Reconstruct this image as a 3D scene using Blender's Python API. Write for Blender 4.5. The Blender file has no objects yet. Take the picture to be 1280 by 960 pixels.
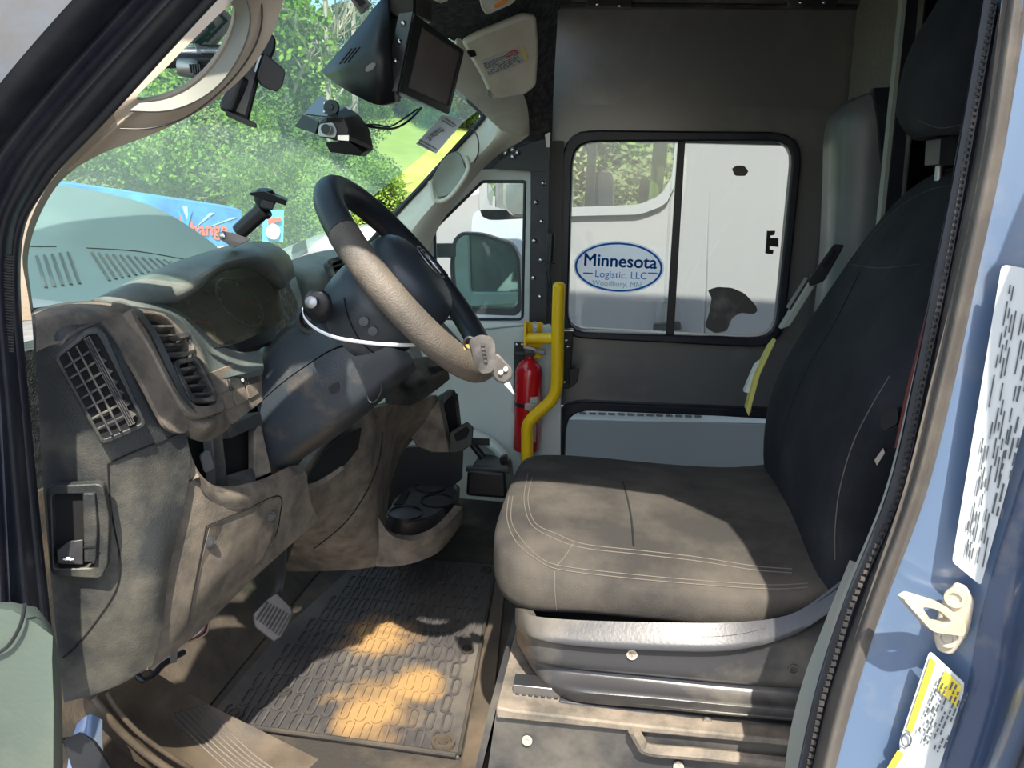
import bpy, bmesh, math, random
from mathutils import Vector, Matrix
from mathutils.bvhtree import BVHTree
random.seed(7)
SC = bpy.context.scene
COL = SC.collection
# ------------------------------------------------------------------ camera
F = 962.0
Zc = Vector((122, -3805, -962)).normalized()          # world axes seen in camera space (x right, y down, z forward)
Xc = Vector((7180, 453, -962)).normalized(); Xc = (Xc - Xc.dot(Zc) * Zc).normalized()
Yc = Zc.cross(Xc)
CAM = Vector((0, 0, 1.05))
cd = bpy.data.cameras.new('camera'); cam = bpy.data.objects.new('camera', cd); COL.objects.link(cam)
R = Matrix(((Xc.x, -Xc.y, -Xc.z), (Yc.x, -Yc.y, -Yc.z), (Zc.x, -Zc.y, -Zc.z)))
cam.matrix_world = Matrix.Translation(CAM) @ R.to_4x4()
cd.sensor_width = 36; cd.lens = F / 1280 * 36; cd.clip_start = 0.02; cd.clip_end = 500
SC.camera = cam
# ------------------------------------------------------------------ sky, sun, exposure
w = bpy.data.worlds.new('sky'); SC.world = w; w.use_nodes = True
nt = w.node_tree; bg = nt.nodes['Background']
sky = nt.nodes.new('ShaderNodeTexSky'); sky.sky_type = 'NISHITA'; sky.sun_disc = False
sky.sun_elevation = math.radians(56); sky.sun_rotation = math.radians(180); sky.dust_density = 2.0; sky.ozone_density = 1.0
nt.links.new(sky.outputs[0], bg.inputs[0]); bg.inputs[1].default_value = 0.28
SUND = Vector((-0.15, 0.66, -1.0)).normalized()
sl = bpy.data.lights.new('sun', 'SUN'); sl.energy = 8.3; sl.angle = math.radians(0.6); sl.color = (1.0, 0.93, 0.82)
so = bpy.data.objects.new('sun', sl); COL.objects.link(so); so.location = (0, -5, 10)
so.rotation_euler = SUND.to_track_quat('-Z', 'Y').to_euler()
SC.view_settings.view_transform = 'Standard'; SC.view_settings.look = 'None'
SC.view_settings.gamma = 1; SC.view_settings.use_curve_mapping = False
SC.view_settings.exposure = 0.52
# ------------------------------------------------------------------ pixel rays to points in the place
def ray(px, py):
    v = Vector((px - 640, py - 480, F)); return Vector((v.dot(Xc), v.dot(Yc), v.dot(Zc))) / F
def P(t):
    if isinstance(t, Vector): return t.copy()
    r = ray(t[0], t[1]); return CAM + r * (t[2] / r.y)
def PZ(px, py, z): r = ray(px, py); return CAM + r * ((z - CAM.z) / r.z)
def PX(px, py, x): r = ray(px, py); return CAM + r * (x / r.x)
def V(x, y, z): return Vector((x, y, z))
class Plane:
    def __init__(s, a, b, c):
        s.p, q, r = P(a), P(b), P(c); s.n = (q - s.p).cross(r - s.p).normalized()
        if s.n.dot(CAM - s.p) < 0: s.n = -s.n
    def __call__(s, px, py, lift=0):
        r = ray(px, py); o = s.p + s.n * lift
        return CAM + r * ((o - CAM).dot(s.n) / r.dot(s.n))
# ------------------------------------------------------------------ materials
def material(name, col, rough=.5, metal=0, dust=None, amt=.5, scale=6, bump=0, bscale=200, spec=.5, coat=0, weave=False, detail=4):
    m = bpy.data.materials.new(name); m.use_nodes = True; n = m.node_tree.nodes; l = m.node_tree.links
    b = n['Principled BSDF']; b.inputs['Base Color'].default_value = (*col, 1); b.inputs['Roughness'].default_value = rough
    b.inputs['Metallic'].default_value = metal; b.inputs['Specular IOR Level'].default_value = spec
    b.inputs['Coat Weight'].default_value = coat
    tc = n.new('ShaderNodeTexCoord')
    if dust:
        nz = n.new('ShaderNodeTexNoise'); nz.inputs['Scale'].default_value = scale; nz.inputs['Detail'].default_value = detail + 4; nz.inputs['Roughness'].default_value = .62
        l.new(tc.outputs['Object'], nz.inputs['Vector'])
        rp = n.new('ShaderNodeValToRGB'); rp.color_ramp.elements[0].position = .62 - amt * .4; rp.color_ramp.elements[1].position = .78 - amt * .2
        rp.color_ramp.elements[0].color = (*col, 1); rp.color_ramp.elements[1].color = (*dust, 1)
        l.new(nz.outputs[0], rp.inputs[0]); l.new(rp.outputs[0], b.inputs['Base Color'])
    if bump:
        if weave:
            t1 = n.new('ShaderNodeTexVoronoi'); t1.inputs['Scale'].default_value = bscale
        else:
            t1 = n.new('ShaderNodeTexNoise'); t1.inputs['Scale'].default_value = bscale; t1.inputs['Detail'].default_value = 2
        l.new(tc.outputs['Object'], t1.inputs['Vector'])
        bp = n.new('ShaderNodeBump'); bp.inputs['Strength'].default_value = bump; bp.inputs['Distance'].default_value = .002
        l.new(t1.outputs[0], bp.inputs['Height']); l.new(bp.outputs[0], b.inputs['Normal'])
    return m
def glass(name, tint, haze, hazecol, gloss=.06):
    m = bpy.data.materials.new(name); m.use_nodes = True; n = m.node_tree.nodes; l = m.node_tree.links
    n.remove(n['Principled BSDF']); out = n['Material Output']
    tr = n.new('ShaderNodeBsdfTransparent'); tr.inputs[0].default_value = (*tint, 1)
    df = n.new('ShaderNodeBsdfDiffuse'); df.inputs[0].default_value = (*hazecol, 1)
    gl = n.new('ShaderNodeBsdfGlossy'); gl.inputs['Roughness'].default_value = .02
    tl = n.new('ShaderNodeBsdfTranslucent'); tl.inputs[0].default_value = (*hazecol, 1)
    m0 = n.new('ShaderNodeMixShader'); m0.inputs[0].default_value = .5; l.new(df.outputs[0], m0.inputs[1]); l.new(tl.outputs[0], m0.inputs[2])
    tc = n.new('ShaderNodeTexCoord'); nz = n.new('ShaderNodeTexNoise'); nz.inputs['Scale'].default_value = 3; nz.inputs['Detail'].default_value = 6
    l.new(tc.outputs['Object'], nz.inputs[0]); mr = n.new('ShaderNodeMapRange'); mr.inputs[3].default_value = haze * .5; mr.inputs[4].default_value = haze * 1.6
    l.new(nz.outputs[0], mr.inputs[0])
    m1 = n.new('ShaderNodeMixShader'); l.new(mr.outputs[0], m1.inputs[0]); l.new(tr.outputs[0], m1.inputs[1]); l.new(m0.outputs[0], m1.inputs[2])
    m2 = n.new('ShaderNodeMixShader'); m2.inputs[0].default_value = gloss; l.new(m1.outputs[0], m2.inputs[1]); l.new(gl.outputs[0], m2.inputs[2])
    l.new(m2.outputs[0], out.inputs[0]); return m
DUST = (.23, .185, .135)
M = dict(
    dash=material('dash plastic', (.024, .027, .027), .5, dust=(.1, .092, .072), amt=.35, scale=9, bump=.35, bscale=420),
    dashdusty=material('dusty dash plastic', (.085, .075, .06), .75, dust=(.2, .165, .125), amt=.65, scale=22, bump=.35, bscale=420),
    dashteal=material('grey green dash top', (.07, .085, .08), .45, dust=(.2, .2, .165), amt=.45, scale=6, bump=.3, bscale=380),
    column=material('slate column plastic', (.03, .038, .046), .38, dust=(.1, .085, .07), amt=.2, scale=14, bump=.2, bscale=400),
    black=material('black plastic', (.012, .013, .015), .4, bump=.1, bscale=300),
    hole=material('black void', (.003, .003, .003), .9),  # shade inside recesses and gaps put into a near-black colour
    slat=material('vent slat', (.04, .04, .04), .45, dust=(.2, .18, .145), amt=.4, scale=25),
    seal=material('rubber seal', (.011, .014, .022), .42, dust=(.03, .032, .04), amt=.3, scale=12, bump=.1, bscale=200),
    sealrib=material('ribbed rubber', (.03, .028, .026), .6, dust=(.12, .1, .08), amt=.3, scale=12),
    beige=material('beige trim', (.36, .3, .225), .55, dust=(.3, .24, .17), amt=.35, scale=4, bump=.15, bscale=300),
    beigelt=material('pale cream trim', (.66, .63, .53), .5, dust=(.45, .42, .34), amt=.3, scale=4, bump=.1, bscale=300),
    white=material('white painted steel', (.55, .6, .58), .35, dust=(.42, .42, .37), amt=.25, scale=3),
    blue=material('pale blue paint', (.1, .155, .25), .3, metal=.2, dust=(.22, .24, .26), amt=.32, scale=7, coat=.6),
    bluedk=material('blue paint', (.06, .09, .16), .3, metal=.3, dust=(.2, .2, .21), amt=.2, scale=9, coat=.5),
    greyrub=material('taupe rubber strip', (.075, .068, .06), .6, dust=(.13, .115, .095), amt=.4, scale=10, bump=.15, bscale=120),
    palegreen=material('pale grey plastic', (.28, .3, .26), .6, dust=(.34, .33, .27), amt=.3, scale=6),
    carpet=material('grey felt', (.05, .05, .052), .95, dust=(.11, .11, .115), amt=.5, scale=60, bump=.8, bscale=260, spec=.1),
    floorm=material('floor rubber', (.028, .025, .021), .8, dust=(.08, .062, .043), amt=.45, scale=9, bump=.5, bscale=130),
    sill=material('brown dusty sill', (.045, .036, .027), .6, dust=(.12, .09, .06), amt=.55, scale=6, bump=.15, bscale=160),
    mat=material('rubber mat', (.04, .038, .038), .6, dust=(.42, .27, .11), amt=.36, scale=3.4, bump=.4, bscale=420),
    fabric=material('black seat cloth', (.013, .015, .018), .9, dust=(.034, .036, .04), amt=.5, scale=4, bump=.5, bscale=750, weave=True, spec=.2),
    fabrictop=material('dusty seat cloth', (.036, .034, .031), .9, dust=(.1, .088, .072), amt=.5, scale=4, bump=.4, bscale=900, weave=True, spec=.2),
    stitch=material('tan stitching', (.12, .105, .085), .8),
    shield=material('charcoal plastic', (.035, .035, .037), .36, dust=(.12, .11, .09), amt=.3, scale=6, bump=.1, bscale=200),
    wall=material('grey laminate wall', (.2, .19, .18), .3, metal=.3, dust=(.27, .26, .245), amt=.3, scale=3.5, bump=.05, bscale=60),
    walllt=material('speckled panel', (.17, .16, .13), .5, dust=(.24, .22, .18), amt=.5, scale=120),
    vinyl=material('grey vinyl', (.13, .14, .14), .35, dust=(.2, .21, .2), amt=.4, scale=3, bump=.2, bscale=200),
    yellow=material('yellow powder coat', (.92, .58, .01), .35),
    red=material('red enamel', (.5, .008, .015), .25, coat=.5),
    redbelt=material('maroon webbing', (.13, .025, .02), .8, bump=.5, bscale=500),
    chrome=material('bright metal', (.7, .7, .7), .25, metal=1),
    steel=material('dull metal', (.35, .35, .35), .4, metal=1),
    screwm=material('screw metal', (.5, .48, .45), .35, metal=.9),
    striker=material('dusty cream metal', (.48, .42, .32), .45, metal=.2, dust=(.6, .55, .45), amt=.4, scale=30),
    paper=material('label paper', (.5, .53, .52), .5),
    paperyel=material('yellow label', (.7, .55, .05), .5),
    ink=material('label ink', (.07, .08, .09), .6),
    inkred=material('red ink', (.6, .05, .04), .6),
    signblue=material('sign blue', (.03, .25, .6), .4),
    signwhite=material('sign white', (.9, .92, .93), .4),
    lcd=material('screen glass', (.13, .11, .105), .25, dust=(.17, .15, .14), amt=.5, scale=6),
    gauge=material('gauge face with reflection', (.05, .055, .05), .15, dust=(.26, .24, .17), amt=.6, scale=9, coat=1),  # pale olive second tone is the lens reflection put into the face
    truck=material('truck paint', (.3, .3, .305), .3, coat=.4),
    truckgrey=material('truck trim grey', (.3, .31, .32), .4),
    hood=material('pale blue-green dash reflection', (.09, .125, .135), .5, dust=(.14, .18, .18), amt=.35, scale=2),  # colour of the dash mirrored in the windscreen
    key=material('grey key plastic', (.09, .083, .075), .5, dust=(.15, .14, .125), amt=.4, scale=60),
    lens=material('lamp lens', (.7, .68, .6), .2),
    amber=material('amber lens', (.9, .35, .08), .3),
    residue=material('peeled residue', (.1, .085, .075), .6, dust=(.24, .21, .18), amt=.3, scale=15),
    trailer=material('trailer blue', (.02, .12, .38), .4, dust=(.1, .38, .62), amt=.45, scale=.5),
    orange=material('red lettering', (.7, .1, .06), .5),
    gravel=material('gravel', (.13, .13, .125), .9, dust=(.2, .195, .18), amt=.5, scale=3),
    grass=material('grass', (.16, .22, .04), .95, dust=(.24, .29, .07), amt=.5, scale=.5),
    bark=material('bark', (.16, .12, .085), .9), barepale=material('pale twigs', (.4, .34, .28), .9),
    wires=material('red wire', (.3, .05, .03), .5), copper=material('tan wire', (.3, .2, .12), .5),
)
def film(name, col):
    m = bpy.data.materials.new(name); m.use_nodes = True; n = m.node_tree.nodes; l = m.node_tree.links; n.remove(n['Principled BSDF'])
    d = n.new('ShaderNodeBsdfDiffuse'); t = n.new('ShaderNodeBsdfTranslucent'); x = n.new('ShaderNodeMixShader'); x.inputs[0].default_value = .8
    for q in (d, t): q.inputs[0].default_value = (*col, 1)
    l.new(d.outputs[0], x.inputs[1]); l.new(t.outputs[0], x.inputs[2]); l.new(x.outputs[0], n['Material Output'].inputs[0]); return m
M['whitefilm'] = film('white vinyl film', (.95, .97, .98)); M['bluefilm'] = film('blue vinyl film', (.02, .3, .68))
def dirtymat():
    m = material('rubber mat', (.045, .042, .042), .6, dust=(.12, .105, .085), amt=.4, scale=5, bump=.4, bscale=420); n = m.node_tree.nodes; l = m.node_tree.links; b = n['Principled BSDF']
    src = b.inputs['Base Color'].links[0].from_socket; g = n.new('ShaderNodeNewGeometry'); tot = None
    for px, py, r_ in ((475, 800, .16), (468, 890, .17), (520, 860, .12)):  # orange dirt masked to where sun falls; the light is put into colour
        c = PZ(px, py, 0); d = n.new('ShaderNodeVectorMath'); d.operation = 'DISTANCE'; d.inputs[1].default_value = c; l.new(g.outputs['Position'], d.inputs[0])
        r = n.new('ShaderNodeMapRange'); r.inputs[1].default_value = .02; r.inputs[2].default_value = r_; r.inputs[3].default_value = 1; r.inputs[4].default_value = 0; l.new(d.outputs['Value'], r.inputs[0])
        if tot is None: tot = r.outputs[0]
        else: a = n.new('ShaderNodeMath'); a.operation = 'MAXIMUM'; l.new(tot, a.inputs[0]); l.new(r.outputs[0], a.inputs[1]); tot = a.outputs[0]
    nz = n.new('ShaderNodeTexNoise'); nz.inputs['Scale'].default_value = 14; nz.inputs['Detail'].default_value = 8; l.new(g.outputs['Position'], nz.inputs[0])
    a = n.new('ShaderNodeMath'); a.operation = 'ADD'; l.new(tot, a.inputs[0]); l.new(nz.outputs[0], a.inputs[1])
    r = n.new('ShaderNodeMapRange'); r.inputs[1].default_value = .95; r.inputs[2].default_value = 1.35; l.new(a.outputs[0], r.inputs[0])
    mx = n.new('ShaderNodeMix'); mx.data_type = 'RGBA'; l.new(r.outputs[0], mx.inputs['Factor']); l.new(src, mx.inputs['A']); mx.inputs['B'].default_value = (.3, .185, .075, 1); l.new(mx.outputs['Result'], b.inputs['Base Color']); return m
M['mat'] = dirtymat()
def leafmat(name, c1, c2):
    m = bpy.data.materials.new(name); m.use_nodes = True; n = m.node_tree.nodes; l = m.node_tree.links; n.remove(n['Principled BSDF'])
    tc = n.new('ShaderNodeTexCoord'); nz = n.new('ShaderNodeTexNoise'); nz.inputs['Scale'].default_value = 1.3; nz.inputs['Detail'].default_value = 6; l.new(tc.outputs['Object'], nz.inputs[0])
    rp = n.new('ShaderNodeValToRGB'); rp.color_ramp.elements[0].position = .38; rp.color_ramp.elements[1].position = .64
    rp.color_ramp.elements[0].color = (*c1, 1); rp.color_ramp.elements[1].color = (*c2, 1); l.new(nz.outputs[0], rp.inputs[0])
    d = n.new('ShaderNodeBsdfDiffuse'); t = n.new('ShaderNodeBsdfTranslucent'); x = n.new('ShaderNodeMixShader'); x.inputs[0].default_value = .4
    l.new(rp.outputs[0], d.inputs[0]); l.new(rp.outputs[0], t.inputs[0]); l.new(d.outputs[0], x.inputs[1]); l.new(t.outputs[0], x.inputs[2]); l.new(x.outputs[0], n['Material Output'].inputs[0]); return m
LEAF = [leafmat('bright leaf', (.11, .21, .035), (.3, .44, .09)), leafmat('mid leaf', (.08, .15, .04), (.2, .31, .08)), leafmat('olive leaf', (.13, .16, .07), (.32, .35, .15))]
M['windglass'] = glass('windscreen glass', (.84, .95, .9), .11, (.66, .82, .76), .05)
M['sideglass'] = glass('side glass', (.9, .94, .93), .04, (.8, .85, .85), .04)
M['clusterglass'] = glass('cluster lens', (.75, .78, .75), .14, (.5, .45, .33), .08)
M['mirror'] = material('mirror glass', (.4, .62, .55), .04, metal=1)
# ------------------------------------------------------------------ mesh helpers
ORG = {}; TRI = {}
def new_name(n): return n
def mk(name, verts, faces, mat, parent=None, smooth=True, bevel=0, ang=38, seg=2):
    vs = [P(v) for v in verts]
    if parent is None:
        lo = V(min(v.x for v in vs), min(v.y for v in vs), min(v.z for v in vs)); hi = V(max(v.x for v in vs), max(v.y for v in vs), max(v.z for v in vs))
        org = V((lo.x + hi.x) / 2, (lo.y + hi.y) / 2, lo.z)
    else: org = ORG[parent]
    me = bpy.data.meshes.new(name); me.from_pydata([v - org for v in vs], [], faces)
    bm = bmesh.new(); bm.from_mesh(me); bmesh.ops.recalc_face_normals(bm, faces=bm.faces); bm.to_mesh(me); bm.free()
    me.materials.append(M[mat] if isinstance(mat, str) else mat)
    o = bpy.data.objects.new(name, me); COL.objects.link(o)
    if parent is None: o.location = org
    else: o.parent = parent
    ORG[o] = org
    if smooth:
        me.polygons.foreach_set('use_smooth', [True] * len(me.polygons)); me.set_sharp_from_angle(angle=math.radians(ang))
    if bevel:
        b = o.modifiers.new('bevel', 'BEVEL'); b.width = bevel; b.segments = seg; b.limit_method = 'ANGLE'; b.angle_limit = math.radians(35)
    TRI[o] = ([v.copy() for v in vs], faces)
    return o
def thing(name, label, cat, loc, group=None):
    o = bpy.data.objects.new(name, None); COL.objects.link(o); o.location = P(loc); o.empty_display_size = .05
    o['label'] = label; o['category'] = cat
    if group: o['group'] = group
    ORG[o] = P(loc); return o
def tag(o, label, cat, group=None):
    o['label'] = label; o['category'] = cat
    if group: o['group'] = group
    return o
def struct(o): o['kind'] = 'structure'; return o
def cr(a, b, c, d, t): return .5 * ((2 * b) + (c - a) * t + (2 * a - 5 * b + 4 * c - d) * t * t + (3 * b - a - 3 * c + d) * t ** 3)
def smoothline(pts, k=6, closed=False):
    p = [P(q) for q in pts]; n = len(p); out = []
    if n < 3 and not closed: return p
    for i in range(n if closed else n - 1):
        if closed: a, b, c, d = p[i - 1], p[i], p[(i + 1) % n], p[(i + 2) % n]
        else: a, b, c, d = p[max(i - 1, 0)], p[i], p[i + 1], p[min(i + 2, n - 1)]
        for j in range(k): out.append(cr(a, b, c, d, j / k))
    if not closed: out.append(p[-1])
    return out
def surf(name, rows, mat, parent=None, th=.012, k=5, toward=None, lin=False, bevel=0):
    """smooth sheet of real thickness through a grid of points"""
    kk = 1 if lin else k
    r1 = [smoothline(r, kk) if not lin else [P(q) for q in r] for r in rows]
    cols = list(zip(*r1)); cols = [smoothline(c, kk) if not lin else list(c) for c in cols]
    nr, nc = len(cols[0]), len(cols); g = [[cols[j][i] for j in range(nc)] for i in range(nr)]
    front = [v for r in g for v in r]; nrm = []
    for i in range(nr):
        for j in range(nc):
            a = g[min(i + 1, nr - 1)][j] - g[max(i - 1, 0)][j]; b = g[i][min(j + 1, nc - 1)] - g[i][max(j - 1, 0)]
            nn = a.cross(b); nn = nn.normalized() if nn.length > 1e-9 else V(0, -1, 0); nrm.append(nn)
    s = sum((nrm[i].dot((toward or CAM) - front[i]) > 0) * 2 - 1 for i in range(len(front)))
    s = 1 if s >= 0 else -1
    back = [front[i] - nrm[i] * s * th for i in range(len(front))]; N = len(front); f = []
    for i in range(nr - 1):
        for j in range(nc - 1):
            a, b, c, d = i * nc + j, i * nc + j + 1, (i + 1) * nc + j + 1, (i + 1) * nc + j
            f.append((a, b, c, d)); f.append((a + N, d + N, c + N, b + N))
    bd = [j for j in range(nc)] + [i * nc + nc - 1 for i in range(1, nr)] + [(nr - 1) * nc + j for j in range(nc - 2, -1, -1)] + [i * nc for i in range(nr - 2, 0, -1)]
    for i in range(len(bd)):
        a, b = bd[i], bd[(i + 1) % len(bd)]; f.append((a, a + N, b + N, b))
    return mk(name, front + back, f, mat, parent, bevel=bevel, ang=50)
def loopn(pts):
    n = V(0, 0, 0)
    for i in range(len(pts)):
        a, b = pts[i], pts[(i + 1) % len(pts)]
        n += V((a.y - b.y) * (a.z + b.z), (a.z - b.z) * (a.x + b.x), (a.x - b.x) * (a.y + b.y))
    n.normalize(); c = sum(pts, V(0, 0, 0)) / len(pts)
    return n if n.dot(CAM - c) > 0 else -n
def slab(name, pts, mat, parent=None, th=.01, lift=0, bevel=0, vec=None, smooth=True):
    """flat outline with thickness going away from the viewer side"""
    p = [P(q) for q in pts]; n = loopn(p); d = vec if vec is not None else -n * th
    p = [q + n * lift for q in p]; N = len(p)
    v = p + [q + d for q in p]; f = [tuple(range(N)), tuple(range(2 * N - 1, N - 1, -1))] + [(i, i + N, (i + 1) % N + N, (i + 1) % N) for i in range(N)]
    return mk(name, v, f, mat, parent, bevel=bevel, smooth=smooth)
def hull2(name, a, b, mat, parent=None, bevel=0, seg=2):
    a = [P(q) for q in a]; b = [P(q) for q in b]; N = len(a)
    f = [tuple(range(N)), tuple(range(2 * N - 1, N - 1, -1))] + [(i, i + N, (i + 1) % N + N, (i + 1) % N) for i in range(N)]
    return mk(name, a + b, f, mat, parent, bevel=bevel, seg=seg)
def rnd(pts, r, n=4):
    """round the corners of a closed loop (r as a share of the shorter side)"""
    p = [P(q) for q in pts]; out = []
    for i in range(len(p)):
        a, b, c = p[i - 1], p[i], p[(i + 1) % len(p)]; m = min((a - b).length, (c - b).length) * r
        s = b + (a - b).normalized() * m; e = b + (c - b).normalized() * m
        for j in range(n + 1):
            t = j / n; out.append(s * (1 - t) ** 2 + b * 2 * t * (1 - t) + e * t * t)
    return out
def resample(p, n):
    L = [0]
    for i in range(len(p)): L.append(L[-1] + (p[(i + 1) % len(p)] - p[i]).length)
    out = []; k = 0
    for i in range(n):
        s = L[-1] * i / n
        while L[k + 1] < s: k += 1
        t = (s - L[k]) / max(L[k + 1] - L[k], 1e-9); out.append(p[k].lerp(p[(k + 1) % len(p)], t))
    return out
def ring(name, outer, inner, mat, parent=None, th=.01, n=72, bevel=0, lift=0):
    o = resample([P(q) for q in outer], n); i_ = [P(q) for q in inner]; c = sum(i_, V(0, 0, 0)) / len(i_); i2 = resample(i_, n * 6)
    nn = loopn(o); inn = []; last = None
    # pair by direction from the hole's centre
    ex = (o[0] - c); ex = (ex - nn * ex.dot(nn)).normalized(); ey = nn.cross(ex)
    angs = [math.atan2((q - c).dot(ey), (q - c).dot(ex)) for q in i2]
    for q in o:
        a = math.atan2((q - c).dot(ey), (q - c).dot(ex))
        j = min(range(len(i2)), key=lambda j: abs((angs[j] - a + math.pi) % (2 * math.pi) - math.pi)); inn.append(i2[j])
    o = [q + nn * lift for q in o]; inn = [q + nn * lift for q in inn]
    N = n; v = o + inn + [q - nn * th for q in o] + [q - nn * th for q in inn]; f = []
    for a in range(N):
        b = (a + 1) % N
        f += [(a, b, b + N, a + N), (a + 2 * N, a + 3 * N, b + 3 * N, b + 2 * N), (a, a + 2 * N, b + 2 * N, b), (a + N, b + N, b + 3 * N, a + 3 * N)]
    return mk(name, v, f, mat, parent, bevel=bevel)
def tube(name, pts, r, mat, parent=None, k=6, n=10, closed=False, taper=None, flat=None):
    p = smoothline(pts, k, closed) if k > 1 else [P(q) for q in pts]; N = len(p); v = []; f = []
    t0 = (p[1] - p[0]).normalized(); u = t0.orthogonal().normalized()
    if flat: u = (flat - t0 * flat.dot(t0)).normalized()
    for i in range(N):
        t = ((p[(i + 1) % N] - p[i - 1]) if closed else (p[min(i + 1, N - 1)] - p[max(i - 1, 0)])).normalized()
        u = (u - t * u.dot(t)).normalized(); w_ = t.cross(u)
        rr = r if not taper else r + (taper - r) * i / (N - 1)
        for j in range(n):
            a = 2 * math.pi * j / n; v.append(p[i] + (u * math.cos(a) + w_ * math.sin(a) * (.25 if flat else 1)) * rr)
    for i in range(N if closed else N - 1):
        for j in range(n):
            a, b = i * n + j, i * n + (j + 1) % n; c, d = ((i + 1) % N) * n + (j + 1) % n, ((i + 1) % N) * n + j; f.append((a, b, c, d))
    if not closed: f += [tuple(range(n)), tuple(range(N * n - 1, (N - 1) * n - 1, -1))]
    return mk(name, v, f, mat, parent)
def lathe(name, base, axis, prof, mat, parent=None, n=20):
    base = P(base); ax = axis.normalized(); u = ax.orthogonal().normalized(); w_ = ax.cross(u); v = []; f = []
    for h, r in prof:
        for j in range(n):
            a = 2 * math.pi * j / n; v.append(base + ax * h + (u * math.cos(a) + w_ * math.sin(a)) * max(r, 1e-5))
    for i in range(len(prof) - 1):
        for j in range(n): f.append((i * n + j, i * n + (j + 1) % n, (i + 1) * n + (j + 1) % n, (i + 1) * n + j))
    f += [tuple(range(n)), tuple(range(len(prof) * n - 1, (len(prof) - 1) * n - 1, -1))]
    return mk(name, v, f, mat, parent)
def box(name, c, s, mat, parent=None, bevel=0, rot=None):
    c = P(c); v = []
    for dx in (-1, 1):
        for dy in (-1, 1):
            for dz in (-1, 1):
                d = V(dx * s[0] / 2, dy * s[1] / 2, dz * s[2] / 2); v.append(c + (rot @ d if rot else d))
    return mk(name, v, [(0, 1, 3, 2), (4, 6, 7, 5), (0, 4, 5, 1), (2, 3, 7, 6), (0, 2, 6, 4), (1, 5, 7, 3)], mat, parent, bevel=bevel)
def loft(name, secs, mat, parent=None, k=4):
    """closed sections stacked and capped"""
    S = list(zip(*secs)); S = [smoothline(c, k) for c in S]; nr = len(S[0]); n = len(S); v = [S[j][i] for i in range(nr) for j in range(n)]; f = []
    for i in range(nr - 1):
        for j in range(n): f.append((i * n + j, i * n + (j + 1) % n, (i + 1) * n + (j + 1) % n, (i + 1) * n + j))
    f += [tuple(range(n)), tuple(range(nr * n - 1, (nr - 1) * n - 1, -1))]
    return mk(name, v, f, mat, parent, ang=75)
def hit(objs, px, py, lift=.001):
    r = ray(px, py).normalized(); best = None
    for o in (objs if isinstance(objs, (list, tuple)) else [objs]):
        if o not in HB: vs, fs = TRI[o]; HB[o] = BVHTree.FromPolygons(vs, fs)
        h = HB[o].ray_cast(CAM, r)
        if h[0] and (best is None or h[3] < best[1]): best = (h[0], h[3])
    return (best[0] - r * lift) if best else None
HB = {}
def seam(name, obj, px, r, mat, parent, lift=.0012, step=9):
    pts = []
    for (a, b) in zip(px, px[1:]):
        n = max(1, int(math.dist(a, b) / step))
        for i in range(n): pts.append((a[0] + (b[0] - a[0]) * i / n, a[1] + (b[1] - a[1]) * i / n))
    pts.append(px[-1])
    if len(px) > 2: pts = [(s_.x, s_.y) for s_ in smoothline([V(a_[0], a_[1], 0) for a_ in px], 8)]
    q = [hit(obj, x, y, lift) for x, y in pts]; q = [x for x in q if x]
    if len(q) > 2: return tube(name, q, r, mat, parent, k=1, n=6)
def inst(src, name, parent, loc, rot=None):
    """another object with the same mesh; mesh was built round the world origin"""
    o = bpy.data.objects.new(name, src); COL.objects.link(o); o.parent = parent; o.location = P(loc) - ORG[parent] if parent else P(loc)
    if rot is not None: o.rotation_euler = rot
    return o
def proto(fn):
    o = fn(); me = o.data; off = ORG[o]
    me.transform(Matrix.Translation(off)); bpy.data.objects.remove(o); return me
def txt(name, s, c, xd, yd, size, mat, parent=None, ext=.0004, bold=0):
    cu = bpy.data.curves.new(name, 'FONT'); cu.body = s; cu.size = size; cu.align_x = 'CENTER'; cu.align_y = 'CENTER'; cu.extrude = ext
    t = bpy.data.objects.new(name, cu); COL.objects.link(t); bpy.context.view_layer.update()
    me = bpy.data.meshes.new_from_object(t); bpy.data.objects.remove(t); bpy.data.curves.remove(cu)
    if bold:      # heavier strokes: the same outline laid again a hair to each side
        bm = bmesh.new()
        for dx, dy in ((-1, 0), (1, 0), (0, 1), (0, -1)):
            m2 = me.copy(); m2.transform(Matrix.Translation((dx * bold, dy * bold, dx * 2e-5 + dy * 1e-5))); bm.from_mesh(m2); bpy.data.meshes.remove(m2)
        bm.to_mesh(me); bm.free()
    xd = xd.normalized(); yd = (yd - xd * yd.dot(xd)).normalized(); zd = xd.cross(yd); c = P(c); org = ORG[parent] if parent else c
    mat4 = Matrix(((xd.x, yd.x, zd.x, c.x - org.x), (xd.y, yd.y, zd.y, c.y - org.y), (xd.z, yd.z, zd.z, c.z - org.z), (0, 0, 0, 1)))
    me.transform(mat4); me.materials.clear(); me.materials.append(M[mat] if isinstance(mat, str) else mat); o = bpy.data.objects.new(name, me); COL.objects.link(o)
    if parent: o.parent = parent
    else: o.location = org
    ORG[o] = org; return o
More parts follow.
